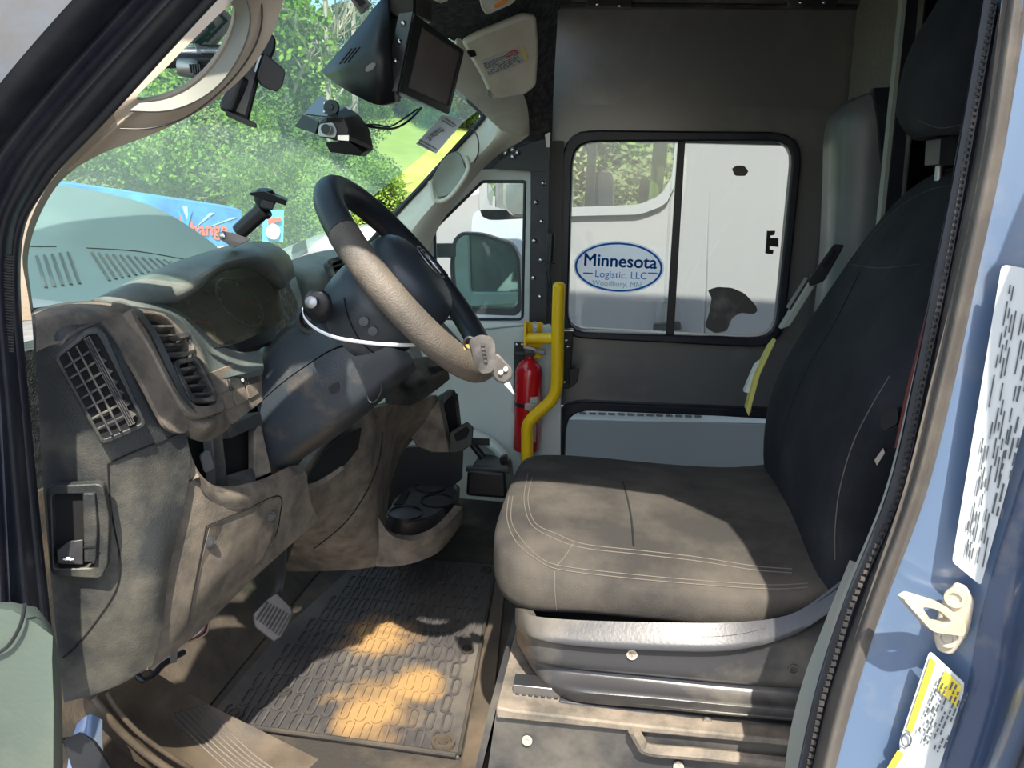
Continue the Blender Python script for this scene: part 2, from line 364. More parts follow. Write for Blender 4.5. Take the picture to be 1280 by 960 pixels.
def lines(name, c, u, v, rows, mat, parent, fill=.7, th=.0004, vertical=False):
    """lines of print too small to read: dashes laid in rows on a label (c = corner, u along the line, v down)"""
    vs = []; fs = []; n = u.cross(v).normalized()
    if n.dot(CAM - c) < 0: n = -n
    for r in range(rows):
        x = 0
        while x < .97:
            wd = random.uniform(.03, .12)
            if x + wd > 1: break
            if random.random() < fill + .15:
                y0 = (r + .25) / rows; y1 = (r + .7) / rows; b = len(vs)
                vs += [c + u * x + v * y0 + n * th, c + u * (x + wd) + v * y0 + n * th, c + u * (x + wd) + v * y1 + n * th, c + u * x + v * y1 + n * th]; fs.append((b, b + 1, b + 2, b + 3))
            x += wd + .025
    return mk(name, vs, fs, mat, parent, smooth=False) if vs else None
screw_me = proto(lambda: lathe('screw', V(0, 0, 0), V(0, -1, 0), [(0, .006), (.002, .006), (.0035, .004), (.004, .0001)], 'screwm', n=12))
rivet_me = proto(lambda: lathe('rivet', V(0, 0, 0), V(0, -1, 0), [(0, .006), (.002, .0055), (.004, .003), (.0045, .0001)], 'chrome', n=12))
# ------------------------------------------------------------------ the ground, hill and trees outside
def ground_h(x, y):
    d = -.5 * x + .87 * y
    if d < 7: return -.55
    if d < 10: return -.55 - .75 * (d - 7) / 3
    if d < 17: return -1.3
    q = -x / max(y, .1); t = min(1, max(0, (.52 - q) / .1)); return -1.3 + (d - 17) * (.1 + .17 * t * t * (3 - 2 * t))
def make_ground():
    v = []; f = []; n = 56; xs = [-60 + 90 * i / n for i in range(n + 1)]; ys = [-20 + 80 * i / n for i in range(n + 1)]
    for y in ys:
        for x in xs: v.append(V(x, y, ground_h(x, y)))
    for i in range(n):
        for j in range(n): f.append((i * (n + 1) + j, i * (n + 1) + j + 1, (i + 1) * (n + 1) + j + 1, (i + 1) * (n + 1) + j))
    g = struct(mk('ground', v, f, 'gravel', ang=80)); g.data.materials.append(M['grass'])
    for p in g.data.polygons:
        c = p.center + g.location
        if -.5 * c.x + .87 * c.y > 15: p.material_index = 1
make_ground()
def crown_mesh(name, n, h, r, seed, mat, low=.12):
    rn = random.Random(seed); v = []; f = []
    blobs = [(V(rn.uniform(-.6, .6) * r, rn.uniform(-.6, .6) * r, h * (low + (1 - low) * rn.random() * .85)), rn.uniform(.35, .6) * r) for _ in range(16)]
    for _ in range(n):
        c, br = rn.choice(blobs); d = V(rn.gauss(0, 1), rn.gauss(0, 1), rn.gauss(0, 1)).normalized() * br * rn.random() ** .35
        p = c + d; s = rn.uniform(.04, .1); a = V(rn.gauss(0, 1), rn.gauss(0, 1), rn.gauss(0, 1)).normalized(); b = a.orthogonal().normalized(); i = len(v)
        v += [p - a * s, p + b * s * .6, p + a * s, p - b * s * .6]; f.append((i, i + 1, i + 2, i + 3))
    me = bpy.data.meshes.new(name); me.from_pydata(v, [], f); me.materials.append(mat); return me
def branch_mesh(name, h, r, seed, mat, depth=3, twigs=5):
    rn = random.Random(seed); bm = bmesh.new()
    def limb(a, b, ra, rb):
        d = (b - a).normalized(); u = d.orthogonal().normalized(); w_ = d.cross(u); vs = []
        for p, rr in ((a, ra), (b, rb)):
            for j in range(5): t = j * 2 * math.pi / 5; vs.append(bm.verts.new(p + (u * math.cos(t) + w_ * math.sin(t)) * rr))
        for j in range(5): bm.faces.new((vs[j], vs[(j + 1) % 5], vs[5 + (j + 1) % 5], vs[5 + j]))
    def grow(a, d, L, ra, lv):
        b = a + d * L; limb(a, b, ra, ra * .6)
        if lv == 0: return
        for _ in range(twigs):
            nd = (d + V(rn.gauss(0, .5), rn.gauss(0, .5), rn.gauss(.1, .35))).normalized()
            grow(a.lerp(b, rn.uniform(.35, 1)), nd, L * rn.uniform(.4, .65), ra * .5, lv - 1)
    top = V(rn.uniform(-.2, .2), rn.uniform(-.2, .2), h * .95); limb(V(0, 0, -.3), top, r, r * .25)
    for _ in range(14):
        t = rn.uniform(.3, .98); grow(V(0, 0, 0).lerp(top, t), V(rn.gauss(0, 1), rn.gauss(0, 1), rn.uniform(.3, 1.4)).normalized(), h * .2 * (1.25 - t), r * .45, depth)
    me = bpy.data.meshes.new(name); bm.to_mesh(me); bm.free(); me.materials.append(mat); return me
CR = [crown_mesh('foliage', 26000, 6.0, 2.4, 3, LEAF[0]), crown_mesh('foliage', 26000, 6.5, 2.6, 5, LEAF[1]), crown_mesh('foliage', 24000, 5.2, 2.5, 9, LEAF[2], .05)]
TR = [branch_mesh('trunk', 5.5, .13, s, M['bark'], 1, 2) for s in (1, 2)]
BR = [branch_mesh('branches', 10.5, .11, s, M['barepale'], 2, 4) for s in (11, 12)]
def tree(px, Y, kind, sc, label, group):
    r = ray(px, 230); x = r.x / r.y * Y; z = ground_h(x, Y) - .1
    t = thing('leafy_tree' if kind < 3 else 'bare_tree', label, 'tree', V(x, Y, z), group); t.rotation_euler.z = random.uniform(0, 6); t.scale = (sc,) * 3
    if kind < 3:
        a = bpy.data.objects.new('foliage', CR[kind]); a.parent = t; COL.objects.link(a); a['kind'] = 'stuff'; b = bpy.data.objects.new('trunk', TR[kind % 2]); b.parent = t; COL.objects.link(b)
    else:
        a = bpy.data.objects.new('branches', BR[kind - 3]); a.parent = t; COL.objects.link(a)
KL = ['bright green leafy tree in the wood seen through the windscreen', 'mid green leafy tree in the wood seen through the windscreen', 'olive green leafy tree in the wood seen through the windscreen']
GR = 'leafy trees in the wood beyond the windscreen'
for i, px in enumerate(range(40, 470, 33)):
    tree(px + random.uniform(-8, 8), 16.5 + (i % 3) * .8, (i * 2) % 3, random.uniform(.62, .78) if px < 320 else random.uniform(.45, .55), KL[(i * 2) % 3], GR)
for i, px in enumerate(range(30, 460, 44)):
    k = (i + 1) % 3; tree(px + random.uniform(-9, 9), 21.5 + (i % 3), k, random.uniform(.6, .8) if px < 320 else .5, KL[k], GR)
for i, px in enumerate(range(455, 650, 30)):
    k = (i + 1) % 3; tree(px, 36 + (i % 3), k, .75, KL[k].replace('in the wood seen through', 'above the lime green bank beyond'), 'leafy trees above the grass bank')
tree(278, 18.5, 0, 1.15, 'tallest bright green leafy tree, left of the bare trees behind the phone cradle', 'tall leafy tree')
BL_ = ['leftmost pale leafless tree beside the tall green tree', 'pale leafless tree standing before the brightest patch of sky', 'middle pale leafless tree of the bare group', 'pale leafless tree just left of the monitor housing', 'pale leafless tree behind the monitor housing']
for i, (px, Y) in enumerate(((338, 20), (362, 19), (388, 20.5), (414, 19.5), (446, 21))):
    tree(px, Y, 3 + i % 2, .95, BL_[i], 'bare trees against the sky')
for i, px in enumerate((700, 745, 790, 840)): tree(px, 13 + i % 2, i % 3, .8, ['leftmost leafy tree behind the white truck cab window', 'second leafy tree from the left behind the truck cab window', 'third leafy tree from the left behind the truck cab window', 'rightmost leafy tree behind the white truck cab window'][i], 'trees behind the white truck')
# ------------------------------------------------------------------ white truck beside the van
TY = 3.75
tk = thing('white_truck', 'big white truck cab standing close outside the passenger side windows', 'truck', V(.4, TY, -.5))
def tp(*pts, y=TY): return [(a, b, y) for a, b in pts]
slab('door_panel', rnd(tp((620, 275), (715, 266), (800, 264), (832, 252), (846, 226), (850, 120), (893, 120), (872, 600), (600, 600)), .12), 'truck', tk, .05, bevel=.008)
slab('sleeper_panel', tp((897, -400), (1240, -400), (1240, 640), (876, 640)), 'truck', tk, .05, bevel=.01)
ring('window_frame', rnd(tp((600, 120), (856, 120), (846, 226), (832, 256), (800, 268), (715, 270), (600, 276)), .15), rnd(tp((610, 130), (848, 130), (840, 220), (826, 244), (798, 256), (715, 259), (610, 262)), .15), 'truckgrey', tk, .02, lift=.02)
slab('window_glass', tp((604, 125), (852, 125), (836, 250), (798, 262), (610, 268)), 'sideglass', tk, .004)
slab('roof_panel', tp((600, -400), (893, -400), (893, 124), (600, 124)), 'truck', tk, .05)
slab('cab_pillar', tp((738, 130), (748, 130), (742, 262), (730, 262), y=TY + .1), 'black', tk, .04)
slab('seat_belt', tp((822, 120), (842, 120), (826, 256), (810, 256), y=TY + .2), material('green strap', (.1, .14, .03), .8), tk, .02)
slab('cab_seat', rnd(tp((738, 215), (766, 215), (766, 262), (735, 262), y=TY + .7), .3), 'bluedk', tk, .2)
slab('seat_bolster', rnd(tp((800, 222), (815, 225), (812, 258), (798, 256), y=TY + .6), .3), 'black', tk, .1)
ring('handle_recess', rnd(tp((822, 372), (852, 370), (856, 400), (850, 418), (818, 418)), .4), rnd(tp((827, 377), (848, 375), (851, 400), (846, 413), (823, 413)), .4), 'truckgrey', tk, .01, lift=.012)
slab('handle_cup', rnd(tp((825, 375), (850, 373), (853, 400), (848, 416), (820, 416)), .4), material('handle cup grey', (.3, .29, .28), .5), tk, .006, lift=.008)
slab('door_handle', rnd(tp((816, 403), (850, 400), (852, 411), (816, 414)), .3), 'black', tk, .02, lift=.035, bevel=.004)
slab('fairing_step', tp((690, 508), (1000, 520), (1000, 530), (690, 524), y=3.45), 'signwhite', tk, .02, vec=V(0, .3, .02))
for i in range(14):
    x = 712 + i * 12; slab('step_tread', rnd(tp((x, 514.5 + i * .35), (x + 9, 515 + i * .35), (x + 9, 518 + i * .35), (x, 517.5 + i * .35), y=3.44), .4), 'steel', tk, .005)
slab('side_fairing', tp((690, 524), (1000, 532), (1000, 720), (690, 720), y=3.44), 'truck', tk, .03)
# nose and mirror of the truck, seen through the small passenger window
hull2('bonnet', tp((470, 300), (500, 262), (560, 236), (617, 226), (617, 420), (470, 420)), tp((470, 300), (500, 268), (560, 245), (617, 236), (617, 420), (470, 420), y=5.6), 'truck', tk, bevel=.05)
slab('cowl_panel', tp((619, 120), (716, 120), (716, 270), (700, 276), (619, 276)), 'truck', tk, .04, bevel=.01)
slab('cowl_seam', tp((616, 245), (619, 245), (616, 420), (613, 420), y=TY - .01), 'truckgrey', tk, .01)
slab('lower_cab_panel', rnd(tp((592, 262), (660, 262), (660, 420), (600, 420), (588, 330)), .2), material('grey blue cab fairing', (.42, .47, .52), .35), tk, .02, lift=.02)  # grey-blue fairing panel low on the cab
hull2('mirror_head', rnd(tp((629, 200), (664, 200), (664, 272), (640, 270), (629, 258), y=3.4), .25), rnd(tp((629, 200), (664, 200), (664, 272), (640, 270), (629, 258), y=3.5), .25), 'chrome', tk, bevel=.01)
slab('truck_floor', [V(-1.6, TY, -.35), V(2.2, TY, -.35), V(2.2, 6, -.35), V(-1.6, 6, -.35)], 'black', tk, .05)
# ------------------------------------------------------------------ blue trailer, building sign and car beyond the windscreen
def dist(px, py, d):
    r = ray(px, py); k = d / math.hypot(r.x, r.y); return CAM + r * k
tr = thing('blue_trailer', 'long blue box trailer with red lettering parked before the trees', 'trailer', dist(210, 340, 17))
A, B, A2, B2 = dist(20, 220, 14.5), dist(302, 263, 12), dist(20, 330, 14.5), dist(302, 306, 12); dn = V(0, 0, -1)
side = hull2('box_side', [A, B, B2, A2], [A + V(-1, 1.6, 0), B + V(-1, 1.6, 0), B2 + V(-1, 1.6, 0), A2 + V(-1, 1.6, 0)], 'trailer', tr)
pl = Plane((0, 0, 1), (1, 0, 1), (0, 1, 1)); pl.p = A; pl.n = (B - A).cross(dn).normalized(); pl.n = pl.n if pl.n.dot(CAM - A) > 0 else -pl.n
ux = (pl(290, 290) - pl(180, 290)).normalized()
def ttxt(n, s, px, py, size, m): return txt(n, s, pl(px, py, .03), ux, V(0, 0, 1), size, m, tr, .003, .004)
ttxt('lettering', 'change', 257, 287, .27, 'orange'); ttxt('lettering', 'ed', 219, 279, .27, 'orange'); ttxt('emblem_letter', 'V', 232, 277, .42, 'signblue')
for i, (a, b, c, d) in enumerate(((150, 250, 200, 275), (190, 262, 222, 282), (228, 258, 236, 282), (262, 266, 245, 284), (290, 272, 255, 286))):
    slab('printed_ray', [pl(a, b, .02), pl(a + 6, b, .02), pl(c, d, .02)], material('pale blue print', (.35, .65, .8), .4), tr, .01)
hull2('lower_rail', [B2, B2 + dn * .1, A2 + dn * .1, A2], [B2 + V(-1, 1.5, 0), B2 + dn * .1 + V(-1, 1.5, 0), A2 + dn * .1 + V(-1, 1.5, 0), A2 + V(-1, 1.5, 0)], 'signwhite', tr)
sg = thing('blue_sign', 'small blue and white poster panel with red word behind the phone mount', 'sign', dist(340, 330, 13))
D = 13.0
hull2('sign_board', [dist(329, 262, D), dist(355, 262, D), dist(354, 302, D), dist(328, 302, D)], [dist(329, 262, D + .3), dist(355, 262, D + .3), dist(354, 302, D + .3), dist(328, 302, D + .3)], material('sky blue sign', (.12, .5, .78), .4), sg)
slab('white_splash', rnd([dist(331, 288, D - .05), dist(340, 277, D - .05), dist(352, 286, D - .05), dist(347, 300, D - .05), dist(335, 298, D - .05)], .5), 'signwhite', sg, .02)
slab('red_word', [dist(335, 274, D - .05), dist(351, 271, D - .05), dist(351, 277, D - .05), dist(335, 280, D - .05)], 'orange', sg, .02)
car_m = material('car paint', (.2, .22, .22), .35, coat=.3)
car = thing('white_car', 'white car roof and bonnet beyond the dashboard by the sign', 'car', dist(430, 335, 8))
loft('car_body', [[dist(340 + dx, 340, d), dist(352 + dx, 312 + dy, d), dist(400 + dx, 292 + dy, d), dist(470 + dx, 278 + dy, d), dist(540 + dx, 276 + dy, d), dist(560 + dx, 340, d)] for d, dx, dy in ((7.5, 0, 4), (7.8, 0, 0), (9.2, 0, 0))], car_m, car, 3)
slab('car_window', [dist(366, 307, 7.45), dist(382, 299, 7.45), dist(384, 310, 7.45), dist(364, 318, 7.45)], 'mirror', car, .02)
wh = thing('grey_building', 'small pale building with dark door under the wood edge', 'building', dist(430, 250, 20))
hull2('wall', [dist(398, 200, 20), dist(428, 203, 20), dist(428, 232, 20), dist(404, 228, 20)], [dist(398, 200, 22), dist(428, 203, 22), dist(428, 232, 22), dist(404, 228, 22)], 'white', wh)
hull2('door', [dist(432, 212, 19.9), dist(452, 212, 19.9), dist(452, 226, 19.9), dist(432, 226, 19.9)], [dist(432, 212, 20.5), dist(452, 212, 20.5), dist(452, 226, 20.5), dist(432, 226, 20.5)], 'truckgrey', wh)
# ------------------------------------------------------------------ van shell
struct(box('floor', V(.3, 1.75, -.03), (3.0, 1.78, .06), 'floorm'))
struct(box('ceiling', V(.42, 1.7, 2.22), (2.2, 1.9, .05), 'walllt'))
WY = 2.6
def wy(*p): return [(a, b, WY) for a, b in p]
# passenger side wall: sheets around the two openings
OUT1 = rnd(wy((704, 163), (1003, 166), (976, 434), (696, 420)), .14)
OUT2 = rnd(wy((693, 498), (1075, 514), (1040, 760), (685, 740)), .14)
def corner(px, z): r = ray(px, 300); return V(0, 0, 0)
wl = []
x0 = (P((690, 300, WY))).x; x1 = 1.5
zt = P((704, 163, WY)).z; zb = P((830, 427, WY)).z; zt2 = P((800, 503, WY)).z - .0; zb2 = P((800, 750, WY)).z
xa = P((702, 300, WY)).x; xb = P((990, 300, WY)).x
def wallbox(a, b, c, d): return struct(box('wall_passenger', V((a + b) / 2, WY + .02, (c + d) / 2), (b - a, .03, d - c), 'wall'))
wallbox(x0 - .12, x1, zt + .06, 2.2); wallbox(x0, x1, zt - .03, zt + .07); wallbox(x0, x1, zt2 - .03, zb + .03); wallbox(x0, xa + .02, zb, zt); wallbox(xb - .02, x1, zb, zt)
wallbox(x0, xa + .02, 0, zt2); wallbox(xb + .02, x1, 0, zt2); wallbox(x0, x1, 0, zb2 + .03)
struct(ring('trim_1', rnd([V(x0 - .02, WY, zt + .08), V(xb + .08, WY, zt + .08), V(xb + .08, WY, zb - .06), V(x0 - .02, WY, zb - .06)], .02), rnd(wy((716, 174), (991, 177), (966, 422), (708, 410)), .12), 'wall', None, .01, lift=.002))
def bus_window(name, label, out, inn, panes):
    t = thing(name, label, 'window', P(out[0]))
    ring('rubber_frame', out, inn, 'seal', t, .05, n=96, bevel=.006, lift=.03)
    return t
INN1 = rnd(wy((717, 178), (990, 177), (966, 420), (710, 413)), .11)
w1 = bus_window('sliding_window', 'upper sliding window in the grey wall with round-cornered black frame', OUT1, INN1, 0)
slab('fixed_pane', wy((712, 174), (852, 175), (838, 420), (706, 414)), 'sideglass', w1, .004)
slab('sliding_pane', wy((845, 175), (994, 174), (970, 424), (835, 420)), 'sideglass', w1, .004, lift=.012)
slab('mullion', [(847, 178, WY), (856, 178, WY), (842, 417, WY), (832, 417, WY)], 'black', w1, .02, lift=.02, bevel=.002)
slab('pane_edge', [(840, 180, WY), (843, 180, WY), (830, 415, WY), (827, 415, WY)], 'sideglass', w1, .006, lift=.006)
slab('bottom_track', wy((712, 411), (938, 420), (937, 424), (712, 415)), 'steel', w1, .01, lift=.012)
lt = slab('latch', wy((957, 288), (967, 288), (966, 293), (961, 294), (961, 297), (971, 297), (971, 308), (960, 307), (960, 311), (965, 312), (964, 317), (955, 316)), 'black', w1, .01, lift=.03)
slab('residue_patch', rnd(wy((914, 211), (920, 207), (929, 207), (935, 214), (931, 220), (918, 220)), .3), 'residue', w1, .001, lift=.014)
slab('residue_patch', rnd(wy((884, 362), (896, 358), (914, 359), (930, 366), (944, 381), (946, 388), (941, 392), (925, 390), (914, 397), (908, 413), (893, 416), (880, 407), (886, 391), (889, 372)), .25), 'residue', w1, .001, lift=.014)
# oval sign on the pane
st = thing('oval_sticker', 'white oval sticker with blue rim reading Minnesota Logistic, LLC', 'sticker', (773, 334, WY))
WN = V(0, -1, 0); cx = P((773, 334, WY)); ax = (P((830, 337, WY)) - P((717, 331, WY))); az = P((774, 302, WY)).z - P((772, 367, WY)).z
def oval(s, y): return [V(cx.x + math.cos(a) * ax.length / 2 * s, WY - y, cx.z + math.sin(a) * az / 2 * (1 - (1 - s) * 1.6)) for a in [i * math.pi / 24 for i in range(48)]]
slab('sticker_sheet', oval(1, .004), 'whitefilm', st, .001)
ring('blue_rim', oval(.965, .0055), oval(.92, .0055), 'bluefilm', st, .0006, n=96)
def sx(px, py): return P((px, py, WY - .007))
txt('lettering', 'Minnesota', sx(775, 327), V(1, 0, .0), V(0, 0, 1), .058, 'bluefilm', st, .0004, .0012)
txt('lettering', 'Logistic, LLC', sx(776, 344), V(1, 0, .0), V(0, 0, 1), .033, 'bluefilm', st)
txt('lettering', 'Woodbury, MN', sx(771, 355), V(1, 0, .0), V(0, 0, 1), .025, material('faded sign blue', (.35, .5, .65), .5), st)
for a, b in ((729, 741), (810, 822)): slab('dash_mark', [(a, 340.5, WY - .006), (b, 341, WY - .006), (b, 342.5, WY - .006), (a, 342, WY - .006)], 'bluefilm', st, .0005)
w2 = bus_window('lower_window', 'lower window below the sliding one, its black frame half behind the driver seat', OUT2, rnd(wy((709, 510), (1062, 524), (1030, 748), (700, 728)), .11), 0)
slab('pane', wy((703, 506), (1066, 520), (1034, 752), (696, 732)), 'sideglass', w2, .004)
slab('pane_stop', wy((932, 503), (938, 503), (938, 512), (932, 512)), 'steel', w2, .008, lift=.035)
# rail along the top of the wall, panel by the jump seat
rl = thing('wall_rail', 'dark metal rail with screws along the top of the grey wall', 'rail', (880, 12, WY))
slab('rail_bar', [(700, -4, WY - .04), (1082, 0, WY - .04), (1081, 5, WY - .04), (700, 2, WY - .04)], 'greyrub', rl, .03, bevel=.003)
slab('rail_lip', [(700, 4, WY - .03), (1081, 7, WY - .03), (1081, 10, WY - .03), (700, 9, WY - .03)], 'shield', rl, .02)
slab('bracket', [(733, -6, WY - .06), (790, -6, WY - .06), (790, 8, WY - .06), (733, 8, WY - .06)], 'shield', rl, .02, bevel=.002)
slab('bracket', [(985, -6, WY - .06), (1046, -6, WY - .06), (1046, 9, WY - .06), (985, 9, WY - .06)], 'shield', rl, .02, bevel=.002)
for px, py in ((747, 5), (775, 7), (1001, 3), (1030, 3)): inst(rivet_me, 'screw', rl, (px, py, WY - .065))
struct(slab('trim_2', [(1078, -60, 2.58), (1150, -60, 2.2), (1100, 330, 2.2), (1040, 330, 2.58)], 'walllt', None, .02))
for i, y in enumerate((0, 40, 80)): pass
bp = thing('partition_post', 'upright black post with a pale metal edge between the seats', 'post', (1110, 300, 1.95))
slab('black_face', [(1140, -60, 1.95), (1162, -60, 1.95), (1120, 330, 1.95), (1100, 330, 1.95)], 'seal', bp, .03, bevel=.002)
slab('pale_edge', [(1134, -60, 1.95), (1139, -60, 1.95), (1099, 330, 1.95), (1094, 330, 1.95)], 'palegreen', bp, .03, lift=.004)
slab('inner_edge', [(1160, -60, 1.94), (1163, -60, 1.95), (1122, 330, 1.95), (1119, 330, 1.95)], 'greyrub', bp, .02, lift=.003)
xp = P((1150, 100, 1.95)).x
struct(box('wall_partition', V(xp + .14, 1.40, 1.1), (.03, 1.1, 2.2), 'shield'))
struct(box('wall_rear', V(1.52, 1.7, 1.1), (.04, 1.9, 2.3), 'shield'))
struct(box('wall_driver', V(.94, .83, 1.0), (1.12, .05, 2.45), 'bluedk'))
# header above the driver's doorway and cab roof: they shade the cab
struct(box('wall_header', V(-.05, .74, 1.86), (1.2, .06, .8), 'bluedk'))
struct(slab('wall_header', [V(.02, .77, 1.47), V(.42, .77, 1.47), V(.42, .77, .9), V(.33, .77, 1.2), V(.22, .77, 1.38)], 'bluedk', None, .03, vec=V(0, .04, 0)))
struct(slab('trim_4', [(596, 60, 2.63), (715, 60, 2.63), (706, 215, 2.63), (690, 218, 2.63), (640, 214, 2.63), (596, 214, 2.63), (640, 165, 2.63), (640, 120, 2.63)], 'carpet', None, .02))
struct(surf('wall_roof', [[V(-.1, .72, 2.23), V(-.1, 1.7, 2.25), V(-.1, 2.64, 2.23)], [V(-.42, .72, 1.95), V(-.45, 1.7, 2.0), V(-.42, 2.64, 1.95)], [V(-.3, .74, 1.62), V(-.42, 1.7, 1.64), V(-.3, 2.6, 1.62)]], 'bluedk', None, .03))
struct(box('wall_bulkhead', V(-1.05, 1.7, .2), (.06, 1.95, 1.1), 'carpet'))
struct(box('wall_lower_body', V(-.95, .79, -.2), (1.0, .04, .8), 'bluedk'))
# ------------------------------------------------------------------ windscreen and its pillars
W1, W2 = V(-1.22, 0, .77), V(-.22, 0, 1.50)      # lower and upper edge line of the glass in side view
def gl(y, t, bow=0): p = W1.lerp(W2, t); return V(p.x - bow, y, p.z)
GP = Plane((0, 0, 1), (1, 0, 1), (0, 1, 1)); GP.p = W1; GP.n = (W2 - W1).cross(V(0, 1, 0)).normalized(); GP.n = GP.n if GP.n.x > 0 else -GP.n
ws = struct(surf('window_1', [[gl(.86, t), gl(1.3, t, .12), gl(1.7, t, .16), gl(2.1, t, .12), gl(2.54 + .24 * (1 - t), t)] for t in (0, .5, .96)], 'windglass', None, .004, 3))
# far pillar trim
cp = thing('windscreen_pillar_trim', 'cream pillar trim with moulded grab recess beside the far edge of the windscreen', 'pillar trim', (560, 330, 2.5))
surf('trim_panel', [
    [(596, 128, 2.5), (606, 144, 2.5), (596, 158, 2.5), (566, 190, 2.5), (530, 231, 2.5), (500, 263, 2.5), (470, 297, 2.5), (430, 342, 2.5)],
    [(628, 132, 2.44), (628, 155, 2.44), (612, 180, 2.43), (585, 208, 2.42), (553, 243, 2.42), (524, 276, 2.42), (498, 312, 2.42), (462, 360, 2.42)],
    [(662, 168, 2.49), (652, 176, 2.49), (625, 192, 2.49), (601, 214, 2.49), (573, 248, 2.49), (548, 285, 2.49), (532, 325, 2.49), (520, 380, 2.49)]], 'beigelt', cp, .03, 4)
tube('glass_seal', [(560, 106, 2.49), (585, 125, 2.49), (602, 142, 2.49), (600, 151, 2.49), (566, 189, 2.49), (530, 229, 2.49), (500, 261, 2.49), (450, 316, 2.49), (400, 368, 2.49)], .008, 'seal', cp)
surf('grab_recess', [[(541, 222, 2.40), (556, 198, 2.40), (570, 190, 2.40), (578, 200, 2.40)], [(543, 236, 2.405), (557, 226, 2.41), (570, 214, 2.41), (580, 208, 2.40)], [(546, 246, 2.40), (560, 243, 2.40), (573, 228, 2.40), (583, 212, 2.40)]], 'palegreen', cp, .01, 4)
tube('moulded_edge', [(538, 226, 2.4), (544, 250, 2.4), (560, 248, 2.4), (577, 228, 2.4), (586, 210, 2.4), (582, 196, 2.4)], .008, 'beigelt', cp)
tube('panel_seam', [(588, 156, 2.42), (597, 172, 2.42), (598, 190, 2.42), (592, 204, 2.42)], .0022, 'greyrub', cp)
# near pillar trim with its oval opening
ap = thing('pillar_trim', 'beige windscreen pillar trim with long oval opening beside the driver door', 'pillar trim', (60, 300, .84))
Y1 = .88
ring('trim_panel', smoothline([(330, -90, Y1), (268, -2, Y1), (200, 72, Y1), (135, 147, Y1), (90, 200, Y1), (84, 215, Y1), (130, 191, Y1 + .02), (200, 164, Y1 + .04), (262, 131, Y1 + .06), (310, 90, Y1 + .07), (340, 44, Y1 + .07), (358, -10, Y1 + .07), (390, -90, Y1 + .05)], 5, True),
     smoothline([(287, 8, Y1), (245, 47, Y1), (205, 88, Y1), (173, 119, Y1), (180, 126, Y1 + .01), (207, 121, Y1 + .02), (237, 107, Y1 + .03), (264, 82, Y1 + .04), (285, 48, Y1 + .04), (293, 20, Y1 + .03)], 5, True), 'beige', ap, .008, 140, bevel=.002)
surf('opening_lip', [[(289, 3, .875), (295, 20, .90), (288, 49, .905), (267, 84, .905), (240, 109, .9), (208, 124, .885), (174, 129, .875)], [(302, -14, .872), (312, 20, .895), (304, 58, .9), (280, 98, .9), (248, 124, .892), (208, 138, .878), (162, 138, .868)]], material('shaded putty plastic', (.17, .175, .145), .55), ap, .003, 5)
tube('moulded_seam', [(325, -20, .93), (327, 30, .935), (312, 70, .935), (280, 110, .93), (235, 145, .92), (190, 160, .905), (150, 161, .89)], .0011, 'shield', ap)
surf('lower_trim', [[(140, 138, .87), (96, 188, .86), (60, 232, .86), (38, 275, .86), (28, 322, .86), (34, 362, .86), (40, 400, .86)], [(150, 165, .9), (102, 204, .9), (70, 234, .89), (46, 278, .89), (35, 322, .89), (38, 360, .89), (44, 400, .88)]], 'beige', ap, .02, 4)
# door aperture at the front: body edge, rubber seals
dp = thing('door_aperture', 'dark rubber lined front edge of the driver doorway running down the left side', 'doorway', (40, 700, .76))
L1 = [(186, -100, .66), (90, 0, .66), (0, 104, .66), (-70, 200, .66), (-110, 330, .66), (-100, 560, .66), (-90, 860, .66)]
L0 = [(60, -160, .6), (-60, 0, .6), (-120, 104, .6), (-190, 200, .6), (-220, 330, .6), (-200, 560, .6), (-190, 860, .6)]
L2 = [(266, -100, .72), (174, 0, .72), (48, 140, .72), (-14, 230, .72), (-36, 330, .72), (-22, 560, .72), (-8, 860, .72)]
L3 = [(306, -100, .73), (208, 0, .73), (84, 138, .73), (18, 228, .73), (-10, 330, .73), (5, 560, .73), (22, 860, .73)]
L4 = [(366, -100, .82), (270, 0, .82), (140, 143, .82), (60, 232, .82), (26, 325, .82), (42, 560, .82), (74, 872, .82)]
surf('body_panel', [L0, L1], material('pale skylit paint', (.55, .58, .62), .3, dust=(.5, .4, .3), amt=.4, scale=9), dp, .01, 6)  # sky light on the body edge put into this pale colour
surf('outer_seal', [[(a - 4, b - 2, y) for a, b, y in L1], [((a[0] + b[0]) / 2 - 4, (a[1] + b[1]) / 2 - 4, .675) for a, b in zip(L1, L2)], L2], 'seal', dp, .012, 6)
surf('middle_channel', [L2, [((a[0] + b[0]) / 2, (a[1] + b[1]) / 2, .70) for a, b in zip(L2, L3)], L3], 'seal', dp, .012, 6)
surf('inner_seal', [L3, [((a[0] + b[0]) / 2, (a[1] + b[1]) / 2, .745) for a, b in zip(L3, L4)], [(a, b, y) for a, b, y in L4]], 'seal', dp, .014, 6)
tube('seal_bead', [(a - 12, b, .775) for a, b, y in L4], .007, 'seal', dp)
tube('seal_bead', [(a - 2, b, .712) for a, b, y in L2], .006, 'seal', dp)
for i in range(34):
    y = 318 + i * 3.6; slab('seal_rib', [(2, y, .738), (17, y + 2, .744), (17, y + 3.6, .744), (2, y + 1.6, .738)], 'sealrib', dp, .004, smooth=False)
